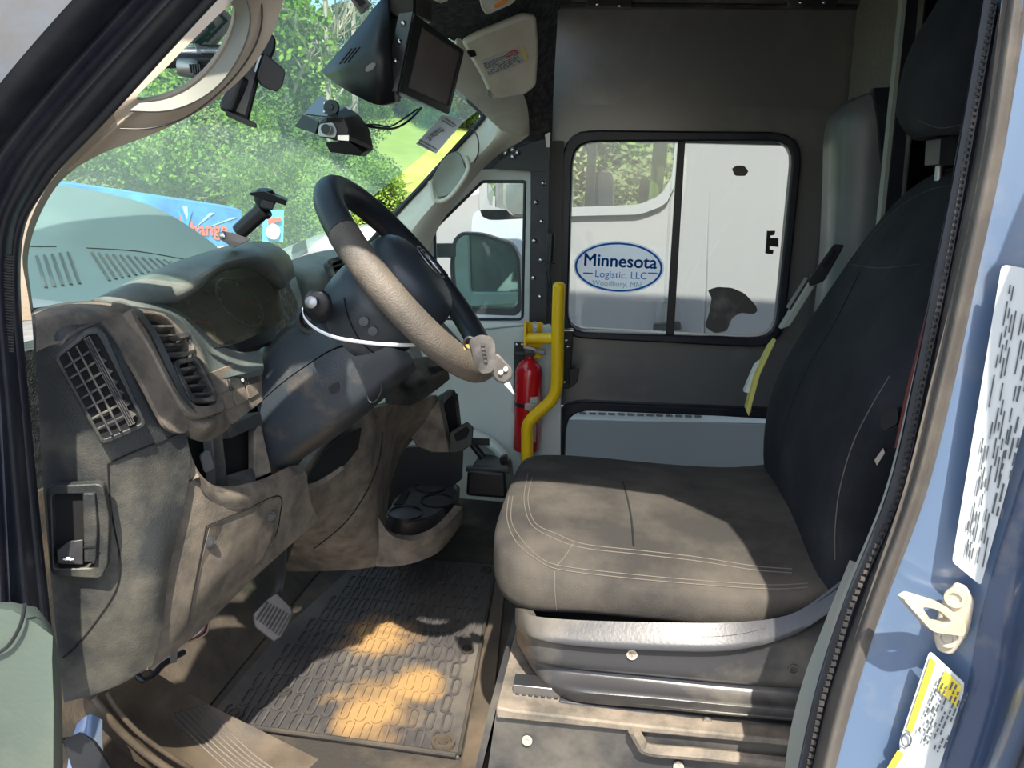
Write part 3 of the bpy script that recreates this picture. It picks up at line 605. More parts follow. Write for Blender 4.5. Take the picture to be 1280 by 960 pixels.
# ------------------------------------------------------------------ rear door pillar with striker and labels
pp = thing('door_pillar', 'pale blue rear edge of the driver doorway with rubber seal, striker and labels', 'pillar', (1110, 960, .72))
ys = [-60, 60, 200, 340, 480, 620, 760, 880, 1040]
E = {'a': [1243, 1222, 1197, 1172, 1142, 1107, 1050, 1015, 985], 'b': [1249, 1228, 1203, 1178, 1148, 1118, 1058, 1022, 990],
     'c': [1262, 1243, 1219, 1190, 1163, 1128, 1074, 1034, 998], 'd': [1285, 1271, 1252, 1222, 1186, 1150, 1103, 1066, 1024]}
def ed(k, Y, dx=0): return [(x + dx, y, Y) for x, y in zip(E[k], ys)]
E2 = [1420, 1400, 1372, 1345, 1312, 1272, 1230, 1206, 1155]; E3 = [1480, 1460, 1440, 1420, 1390, 1352, 1300, 1266, 1205]
surf('inner_edge', [ed('a', .86, -3), ed('b', .84, 1)], 'palegreen', pp, .012, 5)
surf('pale_side_panel', [[(1062, 700, .92), (1030, 780, .92), (1004, 850, .92), (985, 930, .92), (974, 1040, .92)], [(1066, 730, .87), (1054, 790, .87), (1036, 850, .87), (1014, 930, .87), (992, 1040, .87)]], 'palegreen', pp, .012, 5)
surf('ribbed_seal', [ed('b', .83), [(x, y, .80) for (x, y, q) in ed('b', 0, 7)], ed('c', .81)], 'seal', pp, .014, 5)
for i in range(118):
    y = 0 + i * 8.2; 
    j = max(k for k in range(len(ys)) if ys[k] <= y); t = (y - ys[j]) / (ys[j + 1] - ys[j]); x = E['b'][j] + (E['b'][j + 1] - E['b'][j]) * t
    slab('seal_rib', [(x + 2, y, .797), (x + 8, y + 1, .797), (x + 7, y + 5, .797), (x + 1, y + 4, .797)], 'sealrib', pp, .003, smooth=False)
surf('rubber_strip', [ed('c', .80), [((a[0] + b[0]) / 2, a[1], .765) for a, b in zip(ed('c', 0), ed('d', 0))], ed('d', .77)], 'greyrub', pp, .014, 5)
paint = surf('painted_panel', [ed('d', .772), [((a[0] + b) / 2, a[1], .765) for a, b in zip(ed('d', 0), E2)], [(x, y, .74) for x, y in zip(E2, ys)]], 'blue', pp, .012, 5)
paint2 = surf('painted_return', [[(x - 2, y, .739) for x, y in zip(E2, ys)], [(x + 42, y, .715) for x, y in zip(E2, ys)], [(x, y, .66) for x, y in zip(E3, ys)], [(x + 90, y, .58) for x, y in zip(E3, ys)]], 'bluedk', pp, .012, 5)  # darker blue past the crease: shade put into the paint colour
tube('outer_seal', [(x + 46, y, .62) for x, y in zip(E3, ys)], .008, 'seal', pp)
PP = [paint, paint2]
pn = Plane((1100, 900, .765), (1180, 450, .765), (1180, 880, .74))
def pq(*p, lift=.002): return [pn(a, b, lift) for a, b in p]
slab('white_label', rnd(pq((1252, 330), (1330, 345), (1226, 732), (1190, 702), lift=.005), .12), 'paper', pp, .001)
u = (pn(1244, 400) - pn(1200, 660)); v_ = pn(1240, 700) - pn(1204, 680)
lines('print', pn(1202, 690, .0065), (pn(1262, 350) - pn(1202, 690)) * 1.0, (pn(1228, 716) - pn(1200, 696)), 8, 'ink', pp, .6)
lines('print', pn(1238, 640, .0065), (pn(1290, 400) - pn(1238, 640)), (pn(1254, 655) - pn(1238, 645)), 3, 'ink', pp, .5)
tb = pq((1163, 810), (1206, 850), (1205, 862), (1172, 965), (1130, 960), (1125, 925))
slab('tyre_label', rnd([q + pn.n * .006 for q in tb], .12), 'paper', pp, .001)
slab('yellow_band', pq((1163, 822), (1170, 828), (1140, 916), (1133, 912), lift=.010), 'paperyel', pp, .0005)
slab('yellow_block', pq((1181, 838), (1202, 858), (1195, 884), (1172, 862), lift=.010), 'paperyel', pp, .0005)
lines('print', pn(1144, 918, .011), pn(1176, 840) - pn(1144, 918), pn(1178, 945) - pn(1144, 918), 8, 'ink', pp, .5)
tube('round_emblem', [pn(1133 + 6 * math.cos(a), 925 + 8 * math.sin(a), .011) for a in [i * math.pi / 6 for i in range(12)]], .0008, 'ink', pp, k=2, n=6, closed=True)
slab('airbag_label', rnd(pq((1126, 934), (1150, 960), (1140, 1010), (1100, 990), lift=.012), .1), 'paper', pp, .001)
slab('yellow_header', pq((1122, 938), (1130, 942), (1112, 972), (1104, 968), lift=.0135), 'paperyel', pp, .0005)
slab('white_tag', pq((1270, 395), (1290, 395), (1290, 425), (1272, 425)), 'paper', pp, .001)
# striker: bolted plate, loop standing proud
sk = slab('striker', rnd(pq((1180, 745), (1194, 727), (1208, 732), (1218, 750), (1212, 790), (1190, 818), (1172, 812), (1166, 790)), .35), 'striker', pp, .006, lift=.004, bevel=.002)
HB.clear()
n_ = pn.n
def ql(px, py): return pn(px, py, .012 + .05 * max(0, min(1, (1206 - px) / 74)))
ring('striker_loop', rnd([ql(*q) for q in ((1130, 750), (1140, 744), (1182, 757), (1209, 781), (1206, 796), (1166, 791), (1142, 764))], .25), rnd([ql(*q) for q in ((1152, 758), (1174, 763), (1190, 777), (1184, 781), (1166, 779))], .3), 'striker', sk, .011, 80, bevel=.003)
for x, y in ((1194, 747), (1184, 797)):
    lathe('bolt', pn(x, y, .007), n_, [(0, .010), (.003, .0095), (.003, .006), (.001, .005), (.001, .0001)], 'striker', sk, 18)
# maroon seat belt hanging along the pillar
sb = thing('seat_belt', 'maroon seat belt webbing hanging beside the rear door pillar', 'seat belt', (1125, 520, .9))
surf('webbing', [[(1206, 150, .93), (1193, 240, .93), (1172, 330, .93), (1150, 420, .93), (1130, 500, .93), (1118, 560, .93)], [(1214, 150, .91), (1203, 240, .91), (1184, 330, .91), (1163, 420, .91), (1142, 500, .91), (1128, 560, .91)]], 'redbelt', sb, .003, 5)
slab('anchor_slot', rnd([(1100, 520, .95), (1122, 508, .93), (1122, 530, .93), (1102, 540, .95)], .3), 'black', sb, .01)
slab('belt_buckle', [(1093, 575, .94), (1104, 560, .93), (1106, 566, .93), (1096, 582, .94)], 'steel', sb, .004)
# ------------------------------------------------------------------ open driver door, its panel at the lower left
dr = thing('driver_door', 'grey green edge of the open driver door panel at the lower left', 'door', (20, 960, .6))
loft('door_pull', [[(-60, 752, y), (15, 753 + e, y), (46, 760 + e * 2, y), (66, 785 + e, y), (75 - e, 825, y), (77 - e, 880, y), (76 - e, 1040, y), (-60, 1040, y)] for y, e in ((.45, 10), (.47, 3), (.52, 0), (.58, 0), (.6, 4))], material('grey green door plastic', (.075, .1, .08), .55, dust=(.13, .145, .11), amt=.3, scale=4, bump=.15, bscale=200), dr, 5)
loft('dusty_side', [[(52, 850, y), (66, 840, y), (78, 900, y), (79, 1040, y), (40, 1040, y)] for y in (.6, .63, .66)], 'sill', dr, 2)
tube('panel_seam', [(31, 755, .447), (26, 780, .445), (12, 805, .445), (-6, 818, .446), (-30, 822, .446)], .0014, 'black', dr)
# ------------------------------------------------------------------ headliner, visor, lamp, monitor, camera
hl = struct(surf('ceiling', [[V(-.3, 2.6, 1.58), V(-.36, 2.2, 1.58), V(-.40, 1.7, 1.58), V(-.3, .82, 1.55)], [V(-.15, 2.6, 1.64), V(-.15, 2.2, 1.64), V(-.15, 1.7, 1.64), V(-.15, .82, 1.6)], [V(.1, 2.6, 1.8), V(.1, 2.2, 1.8), V(.1, 1.7, 1.8), V(.1, .82, 1.8)]], 'carpet', None, .02, 4))
hf = thing('overhead_felt', 'grey felt covered overhead panel running down behind the sun visor', 'headliner', (650, 170, 2.5))
surf('felt_panel', [[(460, -40, 1.72), (485, 8, 1.78), (520, 30, 1.88), (575, 55, 2.04), (610, 80, 2.2), (640, 140, 2.42)], [(600, -40, 1.75), (600, 0, 1.85), (610, 25, 2.0), (635, 60, 2.15), (655, 110, 2.34), (655, 174, 2.50)], [(698, -40, 2.0), (697, 0, 2.15), (696, 40, 2.25), (693, 90, 2.38), (691, 140, 2.50), (690, 176, 2.54)]], 'carpet', hf, .03, 4)
hb = thing('header_trim', 'cream header trim at the far top corner of the windscreen', 'trim', (620, 150, 2.45))
surf('header_panel', [[(572, 40, 2.0), (590, 50, 2.05), (615, 80, 2.15), (655, 120, 2.3), (662, 165, 2.48)], [(566, 85, 2.05), (585, 95, 2.12), (612, 115, 2.22), (640, 140, 2.34), (655, 170, 2.47)], [(555, 98, 2.1), (576, 116, 2.18), (596, 134, 2.28), (606, 144, 2.36), (632, 168, 2.46)]], 'beigelt', hb, .02, 4)
for x, y, a in ((498, 2, 9), (551, -2, 9)): loft('overhead_clip', [[(x - a * s, y - 6, Y), (x + a * s, y - 8, Y), (x + a * s, y + 3 * s, Y), (x, y + 6 * s, Y), (x - a * s, y + 2 * s, Y)] for Y, s in ((1.72, .8), (1.74, 1), (1.85, 1))], 'beigelt', hf, 2)
vs = thing('sun_visor', 'cream passenger sun visor folded up with a printed warning label', 'sun visor', (630, 120, 2.3))
VP = Plane((580, 55, 1.92), (655, 22, 1.94), (650, 122, 2.08))
slab('visor_board', rnd([VP(*q) for q in ((578, 54), (598, 43), (655, 20), (671, 22), (674, 60), (671, 108), (656, 120), (616, 127), (602, 96), (588, 72))], .3, 5), 'beigelt', vs, .022, bevel=.008)
slab('warning_label', rnd([VP(*q, .003) for q in ((602, 76), (653, 57), (660, 76), (611, 96))], .08), 'paper', vs, .001)
slab('yellow_strip', [VP(*q, .0045) for q in ((650, 59), (654, 58), (660, 75), (656, 77))], material('pale amber print', (.75, .55, .2), .5), vs, .0005)
lines('print', VP(604, 79, .005), VP(648, 62) - VP(604, 79), VP(611, 94) - VP(604, 79), 8, 'ink', vs, .7)
tube('red_print', [VP(639 + 7 * math.cos(a), 67 + 2.6 * math.sin(a) - 3 * math.cos(a), .005) for a in [i * math.pi / 5 for i in range(10)]], .0012, 'inkred', vs, k=2, n=5, closed=True)
slab('hinge_clip', rnd([VP(*q, .006) for q in ((583, 64), (594, 64), (596, 70), (588, 72))], .3), 'black', vs, .004)
slab('hinge_foot', rnd([VP(*q, .004) for q in ((609, 112), (614, 116), (615, 124), (610, 120))], .3), 'palegreen', vs, .006)
dl = thing('dome_light', 'small cream dome light with amber bulb on the overhead felt', 'lamp', (618, 12, 2.0))
DP = Plane((600, 0, 1.75), (640, 0, 1.78), (610, 20, 1.83))
slab('lamp_housing', rnd([DP(*q, .01) for q in ((596, -14), (646, -22), (648, -2), (640, 6), (608, 20), (602, 12))], .3), 'beigelt', dl, .02, bevel=.004)
slab('lamp_lens', rnd([DP(*q, .014) for q in ((604, -6), (640, -14), (640, 0), (611, 13))], .25), 'lens', dl, .004)
slab('amber_bulb', rnd([DP(*q, .016) for q in ((617, 6), (634, -2), (636, 3), (619, 11))], .4), 'amber', dl, .004)  # amber coloured bulb, not lit
slab('switch', rnd([DP(*q, .017) for q in ((608, -2), (615, -5), (617, 2), (611, 5))], .3), 'white', dl, .004)
# monitor
mo = thing('overhead_monitor', 'black framed video monitor hanging over the windscreen with rounded housing', 'monitor', (520, 130, 1.6))
fq = [(516, 17, 1.46), (578, 63, 1.66), (559, 143, 1.64), (496, 114, 1.44)]; bk = [P(q) + V(-.03, .1, .0) for q in fq]
hull2('case', fq, [(500, 19, 1.47), (560, 60, 1.72), (545, 130, 1.7), (481, 113, 1.45)], 'black', mo, bevel=.003)
MP = Plane(fq[0], fq[1], fq[3])
ring('bezel', [P(q) for q in fq], [MP(*q) for q in ((525, 34), (573, 66), (558, 132), (508, 109))], 'black', mo, .006, 80, lift=.005, bevel=.001)
slab('screen', [MP(*q, .002) for q in ((524, 33), (574, 66), (559, 133), (507, 110))], 'lcd', mo, .003)
slab('side_bracket', [(500, 18, 1.455), (517, 16, 1.45), (497, 115, 1.43), (480, 114, 1.435)], 'shield', mo, .004, lift=.004)
bb = Plane((500, 18, 1.455), (517, 16, 1.45), (497, 115, 1.43))
for x, y in ((504, 29), (499, 52), (494, 76), (489, 100)): inst(rivet_me, 'screw', mo, bb(x, y, .006)).scale = (.8,) * 3
hs = loft('rounded_housing', [
    [(402, 89, 1.50), (404, 92, 1.49), (406, 94, 1.49), (408, 92, 1.5), (406, 88, 1.52), (403, 87, 1.52)],
    [(425, 62, 1.46), (424, 88, 1.42), (425, 108, 1.45), (432, 112, 1.56), (440, 88, 1.64), (432, 62, 1.56)],
    [(450, 32, 1.46), (447, 74, 1.39), (448, 121, 1.43), (458, 126, 1.56), (466, 88, 1.66), (458, 36, 1.6)],
    [(472, 4, 1.48), (470, 60, 1.38), (472, 131, 1.42), (480, 132, 1.58), (490, 85, 1.7), (482, 10, 1.62)],
    [(486, -10, 1.5), (488, 60, 1.4), (494, 126, 1.44), (500, 128, 1.58), (508, 85, 1.7), (496, -4, 1.62)]], 'black', mo, 4)
HS = [hs]
for o_ in range(3): seam('speaker_slot', hs, [(425 + o_ * 5, 80 - o_), (440 + o_ * 5, 61 - o_)], .0016, 'hole', mo)
for o_ in range(3): seam('speaker_slot', hs, [(420 + o_ * 5, 97 + o_ * 3), (432 + o_ * 4, 104 + o_ * 3)], .0014, 'hole', mo)
e_ = hit(hs, 463, 84, .002)
if e_: slab('oval_badge', [hit(hs, 463 + 6.5 * math.cos(a), 84 + 4.5 * math.sin(a) - 3.5 * math.cos(a), .003) for a in [i * math.pi / 8 for i in range(16)]], 'steel', mo, .001)
hull2('ceiling_mount', [(470, -30, 1.5), (520, -30, 1.5), (520, 22, 1.52), (498, 24, 1.5), (478, 10, 1.5)], [(470, -30, 1.7), (540, -30, 1.7), (540, 30, 1.72), (498, 24, 1.7), (478, 10, 1.7)], 'black', mo, bevel=.006)
cbx = thing('camera_cable', 'pair of thin black cables looping from the dash camera to the monitor', 'cable', (500, 165, 1.6))
tube('cable', [(456, 157, 1.5), (475, 160, 1.54), (494, 160, 1.6), (512, 150, 1.65), (527, 134, 1.66)], .0024, 'black', cbx)
tube('cable', [(456, 156, 1.5), (472, 156, 1.54), (488, 158, 1.6), (508, 146, 1.66), (522, 136, 1.68)], .0018, 'black', cbx)
dc = thing('dash_camera', 'silver and black dash camera on an angled bracket behind the windscreen', 'camera', (430, 190, 1.42))
slab('mount_plate', [(400, 119, 1.5), (421, 134, 1.46), (423, 143, 1.45), (406, 145, 1.46), (380, 142, 1.5)], 'steel', dc, .004)
slab('glass_pad', rnd([(379, 143, 1.5), (398, 153, 1.47), (394, 167, 1.47), (368, 158, 1.52)], .15), 'black', dc, .008)
lathe('pivot', (415, 135, 1.44), V(0, -1, .1), [(0, .015), (.006, .014), (.007, .006), (.009, .005), (.009, .0001)], 'black', dc, 18)
for x, y in ((406.5, 129.5), (406, 139.5), (410.5, 137)): inst(rivet_me, 'screw', dc, (x, y, 1.455)).scale = (.6,) * 3
hull2('camera_body', rnd([(399, 152, 1.40), (410, 146, 1.40), (431, 147, 1.41), (437, 160, 1.42), (436, 173, 1.42), (421, 176, 1.41), (396, 170, 1.40)], .2), rnd([(420, 135, 1.5), (432, 133, 1.5), (448, 142, 1.5), (462, 160, 1.5), (468, 187, 1.5), (440, 180, 1.5), (420, 170, 1.5)], .2), 'shield', dc, bevel=.003)
hull2('lower_camera', [(406, 178, 1.42), (436, 177, 1.42), (454, 190, 1.44), (450, 195, 1.44), (412, 190, 1.42)], [(420, 176, 1.5), (446, 176, 1.5), (468, 186, 1.5), (456, 196, 1.5), (426, 192, 1.5)], 'black', dc, bevel=.002)
slab('face_ring', rnd([(399, 155, 1.397), (416, 153, 1.397), (421, 163, 1.397), (419, 172, 1.397), (397, 170, 1.397)], .3), 'steel', dc, .003)
lathe('lens', (408, 162, 1.390), V(.1, -1, .15), [(0, .009), (.005, .0088), (.005, .0001)], 'black', dc, 20)
lathe('lens_ring', (408, 162, 1.391), V(.1, -1, .15), [(.001, .0095), (.006, .0095), (.006, .0082), (.003, .008)], 'steel', dc, 20)
slab('chrome_band', [(422, 169, 1.4), (436, 169, 1.405), (436, 176, 1.405), (422, 175, 1.4)], 'chrome', dc, .003)
slab('print_strip', [(439, 171, 1.41), (466, 184, 1.46), (465, 188, 1.46), (439, 176, 1.41)], 'key', dc, .002)
for i in range(7): slab('cooling_fin', [(408.5 + i * 3, 147, 1.398), (410 + i * 3, 147, 1.398), (410 + i * 3, 152.5, 1.398), (408.5 + i * 3, 152.5, 1.398)], 'hole', dc, .002)
slab('clip', [(431, 133, 1.45), (437, 138, 1.45), (446, 128, 1.45), (451, 136, 1.45), (445, 126, 1.45), (437, 134, 1.45)], 'steel', dc, .002)
# ------------------------------------------------------------------ stickers on the glass
s1 = thing('number_sticker', 'pale blue sticker numbered 34 seen from behind at the far windscreen corner', 'sticker', GP(550, 165))
slab('sticker_sheet', [GP(*q, .003) for q in ((553, 143), (579, 150), (574, 158), (545, 192), (520, 180))], material('pale blue film', (.5, .6, .66), .5), s1, .0006)
ux_ = (GP(532, 168) - GP(550, 178)).normalized(); uy_ = (GP(556, 150) - GP(538, 180)).normalized()
t34 = txt('lettering', '34', GP(543, 169, .006), ux_, uy_, .085, 'ink', s1)
for (a, b) in (((524, 174), (546, 186)), ((522, 177), (543, 189)), ((556, 147), (570, 156)), ((553, 150), (567, 158))):
    slab('rule', [GP(a[0], a[1], .006), GP(b[0], b[1], .006), GP(b[0], b[1] + 1.6, .006), GP(a[0], a[1] + 1.6, .006)], 'ink', s1, .0004)
s2 = thing('top_sticker', 'white and black sticker at the top edge of the windscreen', 'sticker', GP(449, 4))
slab('sticker_sheet', [GP(*q, .003) for q in ((434, -6), (448, -14), (465, 6), (452, 19))], 'paper', s2, .0006)
slab('dark_print', [GP(*q, .005) for q in ((440, -5), (447, -10), (458, 4), (450, 9))], 'ink', s2, .0004)
lines('print', GP(450, 9, .005), GP(460, 3) - GP(450, 9), GP(454, 17) - GP(450, 9), 3, 'ink', s2)
s3 = thing('service_sticker', 'pale sticker with large dark green letters seen through the oval opening', 'sticker', GP(262, 40))
slab('sticker_sheet', [GP(*q, .003) for q in ((236, 52), (276, 8), (296, 26), (262, 66))], 'paper', s3, .0006)
gm = material('dark green print', (.03, .11, .09), .5)
for q in (((243, 53), (254, 44), (258, 50), (248, 60)), ((254, 44), (261, 37), (264, 42), (257, 48)), ((259, 34), (267, 28), (270, 34), (262, 40)), ((274, 20), (277, 18), (285, 26), (282, 29)), ((257, 51), (283, 24), (285, 26), (259, 54)), ((240, 58), (244, 55), (248, 60), (244, 63))):
    slab('letter_block', [GP(*p, .006) for p in q], gm, s3, .0004)
lines('print', GP(258, 60, .006), GP(274, 44) - GP(258, 60), GP(262, 63) - GP(258, 60), 2, 'ink', s3)
# ------------------------------------------------------------------ phone holder by the pillar
ph = thing('phone_holder', 'black phone cradle with side grips hanging by the driver pillar trim', 'phone holder', (310, 155, 1.05))
hull2('cradle_plate', rnd([(308, 58, 1.02), (332, 68, 1.04), (311, 152, 1.03), (284, 141, 1.01)], .15), rnd([(308, 58, 1.035), (332, 68, 1.055), (311, 152, 1.045), (284, 141, 1.025)], .15), 'black', ph, bevel=.003)
slab('back_grip', rnd([(326, 47, 1.05), (338, 39, 1.06), (345, 48, 1.06), (344, 62, 1.06), (337, 76, 1.05), (320, 66, 1.05)], .35), 'black', ph, .012, bevel=.003)
slab('side_arm', rnd([(330, 66, 1.03), (341, 76, 1.035), (356, 88, 1.04), (352, 107, 1.04), (345, 115, 1.04), (326, 108, 1.03), (320, 96, 1.02)], .3), 'black', ph, .014, lift=.012, bevel=.003)
slab('left_grip', rnd([(275, 128, 1.0), (297, 92, 1.0), (306, 98, 1.0), (290, 142, 1.0), (276, 138, 1.0)], .4), 'black', ph, .02, lift=.004, bevel=.004)
slab('foot_rail', rnd([(283, 138, 1.0), (312, 150, 1.01), (321, 155, 1.015), (321, 160, 1.015), (312, 158, 1.01), (283, 145, 1.0)], .3), 'black', ph, .018, lift=.008, bevel=.002)
slab('cradle_pad', [(304, 74, 1.015), (322, 82, 1.025), (306, 144, 1.015), (290, 137, 1.008)], 'shield', ph, .002, lift=.003)
slab('pin', [(329, 70, 1.01), (332, 71, 1.01), (325, 92, 1.01), (323, 91, 1.01)], 'steel', ph, .003, lift=.012)
pc = thing('phone_mount_arm', 'bright metal rod with black clamp knob seen through the oval opening', 'mount', (250, 70, 1.02))
tube('rod', [(218, 66, 1.02), (245, 65.5, 1.03), (278, 66, 1.05), (300, 72, 1.05)], .010, 'chrome', pc, k=3)
tube('rod_collar', [(245, 66, 1.025), (250, 66, 1.028)], .0115, 'steel', pc, k=1)
tube('black_sleeve', [(205, 77, 1.0), (235, 76, 1.01), (275, 76, 1.03)], .009, 'black', pc, k=3)
lathe('clamp_knob', (222, 84, 1.0), V(1, .2, -.05), [(0, .005), (.002, .011), (.02, .0125), (.028, .010), (.03, .001)], 'steel', pc, 14)
for i in range(5): slab('knob_rib', [(236 + i * 3, 80, .985), (237.5 + i * 3, 80, .985), (239 + i * 3, 91, .985), (237.5 + i * 3, 91, .985)], 'black', pc, .003)
slab('knob_cap', rnd([(246, 81, .99), (258, 86, .99), (252, 94, .99), (240, 94, .99)], .3), 'black', pc, .012)
# ------------------------------------------------------------------ dashboard
db = thing('dashboard', 'dusty dark grey dashboard with round-edged vents, gauge hood and knee panel', 'dashboard', V(-.85, 1.5, .3))
endp = surf('end_panel', [
    [(38, 388, .87), (75, 379, .9), (115, 376, .93), (142, 379, .95), (160, 386, .965)],
    [(40, 402, .845), (78, 396, .865), (120, 394, .90), (155, 402, .935), (178, 418, .96)],
    [(43, 440, .835), (85, 430, .85), (130, 432, .88), (170, 440, .915), (204, 468, .955)],
    [(48, 490, .835), (98, 485, .85), (150, 488, .88), (190, 493, .915), (222, 510, .95)],
    [(50, 545, .835), (106, 545, .85), (160, 542, .88), (202, 540, .915), (234, 545, .95)],
    [(54, 610, .835), (110, 612, .85), (160, 610, .88), (200, 605, .915), (236, 600, .95)],
    [(62, 705, .835), (118, 705, .85), (170, 703, .88), (198, 700, .90), (214, 700, .922)],
    [(70, 790, .835), (122, 790, .85), (165, 785, .875), (190, 780, .895), (203, 780, .91)],
    [(80, 878, .84), (118, 868, .86), (148, 855, .875), (170, 843, .89), (190, 832, .905)]], 'dash', db, .02, 5)
knee = surf('knee_panel', [
    [(232, 545, .957), (250, 592, .98), (285, 614, 1.03), (330, 608, 1.12), (382, 590, 1.24)],
    [(236, 590, .962), (262, 618, .99), (300, 628, 1.05), (342, 618, 1.14), (385, 606, 1.25)],
    [(224, 645, .945), (256, 665, .985), (300, 655, 1.05), (345, 640, 1.15), (388, 625, 1.26)],
    [(211, 705, .927), (246, 722, .975), (290, 705, 1.04), (338, 675, 1.14), (392, 636, 1.27)],
    [(200, 770, .912), (230, 776, .955), (272, 745, 1.03), (325, 702, 1.12), (396, 645, 1.28)],
    [(184, 838, .90), (214, 818, .945), (256, 783, 1.02), (318, 722, 1.12), (398, 650, 1.28)]], 'dashdusty', db, .02, 5)
ledge = surf('tray_lip', [
    [(246, 590, .975), (266, 606, 1.01), (295, 607, 1.06), (330, 598, 1.13), (362, 583, 1.22), (378, 582, 1.26)],
    [(250, 598, .965), (268, 618, .995), (298, 622, 1.04), (335, 612, 1.12), (368, 596, 1.21), (384, 594, 1.25)],
    [(252, 612, .972), (272, 632, 1.005), (302, 636, 1.05), (338, 626, 1.13), (370, 612, 1.22), (384, 606, 1.26)]], 'dashdusty', db, .02, 5)
seam('panel_seam', [endp], [(228, 540), (200, 552), (165, 566), (135, 580)], .0011, 'hole', db)
seam('panel_seam', [endp], [(135, 580), (137, 620), (142, 655), (150, 700), (146, 735), (125, 770), (95, 808), (79, 822)], .0010, 'hole', db)
# bright dust on the top roll of the end cap
surf('end_cap_roll', [
    [(42, 391, .862), (78, 381, .893), (116, 378, .925), (140, 380, .94), (158, 387, .955)],
    [(45, 402, .842), (80, 397, .862), (121, 395, .895), (152, 402, .928), (176, 418, .952)],
    [(45, 440, .83), (62, 432, .84), (75, 428, .845), (88, 415, .857), (112, 404, .885)]], 'dashdusty', db, .004, 5)
surf('outer_roll', [
    [(126, 400, .895), (150, 432, .895), (178, 478, .895), (205, 530, .905), (222, 541, .925)],
    [(146, 396, .922), (166, 425, .92), (192, 468, .924), (215, 508, .93), (231, 541, .94)],
    [(160, 390, .95), (182, 422, .945), (206, 465, .948), (224, 500, .95), (238, 535, .955)]], 'dashdusty', db, .006, 5)
# side vent in the end cap
sv = slab('side_vent', [(70, 446, .838), (112, 412, .868), (126, 416, .875), (178, 530, .885), (128, 552, .85)], 'hole', db, .004, lift=.006)
SP = Plane((70, 446, .838), (118, 414, .87), (128, 552, .85))
ring('vent_bezel', rnd([SP(66, 446, .004), SP(108, 411, .004), SP(122, 408, .004), SP(132, 416, .004), SP(184, 532, .004), SP(128, 557, .004)], .12), rnd([SP(73, 447, .006), SP(112, 418, .006), SP(122, 418, .006), SP(178, 528, .006), SP(129, 549, .006)], .06), 'dash', sv, .01, 90, lift=.004, bevel=.0015)
def lerp2(a, b, t): return (a[0] + (b[0] - a[0]) * t, a[1] + (b[1] - a[1]) * t)
TL, TR_, BR_, BL = (74, 447), (112, 419), (170, 530), (129, 549)
for i in range(1, 8):   # cross slats
    a = lerp2(TL, BL, i / 8); b = lerp2((107, 424), (163, 533), i / 8)
    tube('slat', [SP(*a, .010), SP(*lerp2(a, b, .5), .012), SP(*b, .010)], .0016, 'slat', sv, k=1, n=6)
for t in (.32, .64): tube('vane', [SP(*lerp2(TL, (107, 424), t), .013), SP(*lerp2(BL, (163, 533), t), .013)], .0016, 'slat', sv, k=1, n=6)
slab('divider', [SP(104, 424, .016), SP(112, 420, .016), SP(169, 529, .016), (SP(161, 533, .016))], 'slat', sv, .012)
for t in range(3): tube('divider_rib', [SP(105.5 + t * 2.4, 425 - t * 1.2, .018), SP(162.5 + t * 2.4, 531 - t * 1.2, .018)], .0007, 'black', sv, k=1, n=5)
for i in range(7):      # saw-tooth fins to the right of the divider
    a = lerp2((116, 430), (168, 524), (i + .3) / 7); slab('fin', [SP(a[0] - 1, a[1] - 2, .008), SP(a[0] + 8, a[1] + 3, .008), SP(a[0] + 1, a[1] + 9, .016)], 'slat', sv, .002)
# hood release recess
hr = ring('release_bezel', rnd([(62, 603, .828), (132, 600, .845), (140, 640, .85), (138, 700, .85), (130, 718, .848), (68, 714, .828)], .16), rnd([(69, 613, .828), (108, 613, .84), (122, 616, .845), (124, 655, .846), (122, 704, .846), (72, 706, .828)], .1), 'dash', db, .014, 80, lift=.012, bevel=.004)
RP = Plane((66, 610, .83), (124, 610, .845), (70, 706, .83))
slab('recess', [RP(68, 612, .0045), RP(108, 612, .0045), RP(108, 700, .0045), RP(70, 706, .0045)], 'hole', hr, .003)
slab('release_handle', rnd([RP(103, 617, .018), RP(118, 617, .018), RP(121, 660, .018), RP(119, 703, .018), RP(105, 703, .018)], .15), 'dash', hr, .014, bevel=.002)
slab('handle_seam', [RP(104, 684, .0195), RP(120, 683, .0195), RP(120, 684.5, .0195), RP(104, 685.5, .0195)], 'hole', hr, .001)
hull2('release_lever', [RP(71, 688, .02), RP(86, 676, .012), RP(104, 674, .012), RP(104, 706, .012), RP(72, 704, .02)], [RP(71, 688, .006), RP(86, 676, .006), RP(104, 674, .006), RP(104, 706, .006), RP(72, 704, .006)], 'shield', hr, bevel=.0015)
CPn = Plane((71, 688, .8), (104, 690, .81), (72, 704, .8)); base_ = RP(85, 700, .0225)
e1 = (RP(92, 700) - RP(78, 700)).normalized(); e2 = (RP(85, 690) - RP(85, 705)).normalized()
slab('car_symbol', [base_ + e1 * x + e2 * y for x, y in ((-.006, 0), (-.006, .0016), (-.0035, .002), (-.002, .0038), (.002, .004), (.0035, .0022), (.0065, .0018), (.0065, 0), (.0035, 0), (.003, -.001), (.002, 0), (-.002, 0), (-.003, -.001), (-.004, 0))], 'signwhite', hr, .0006)
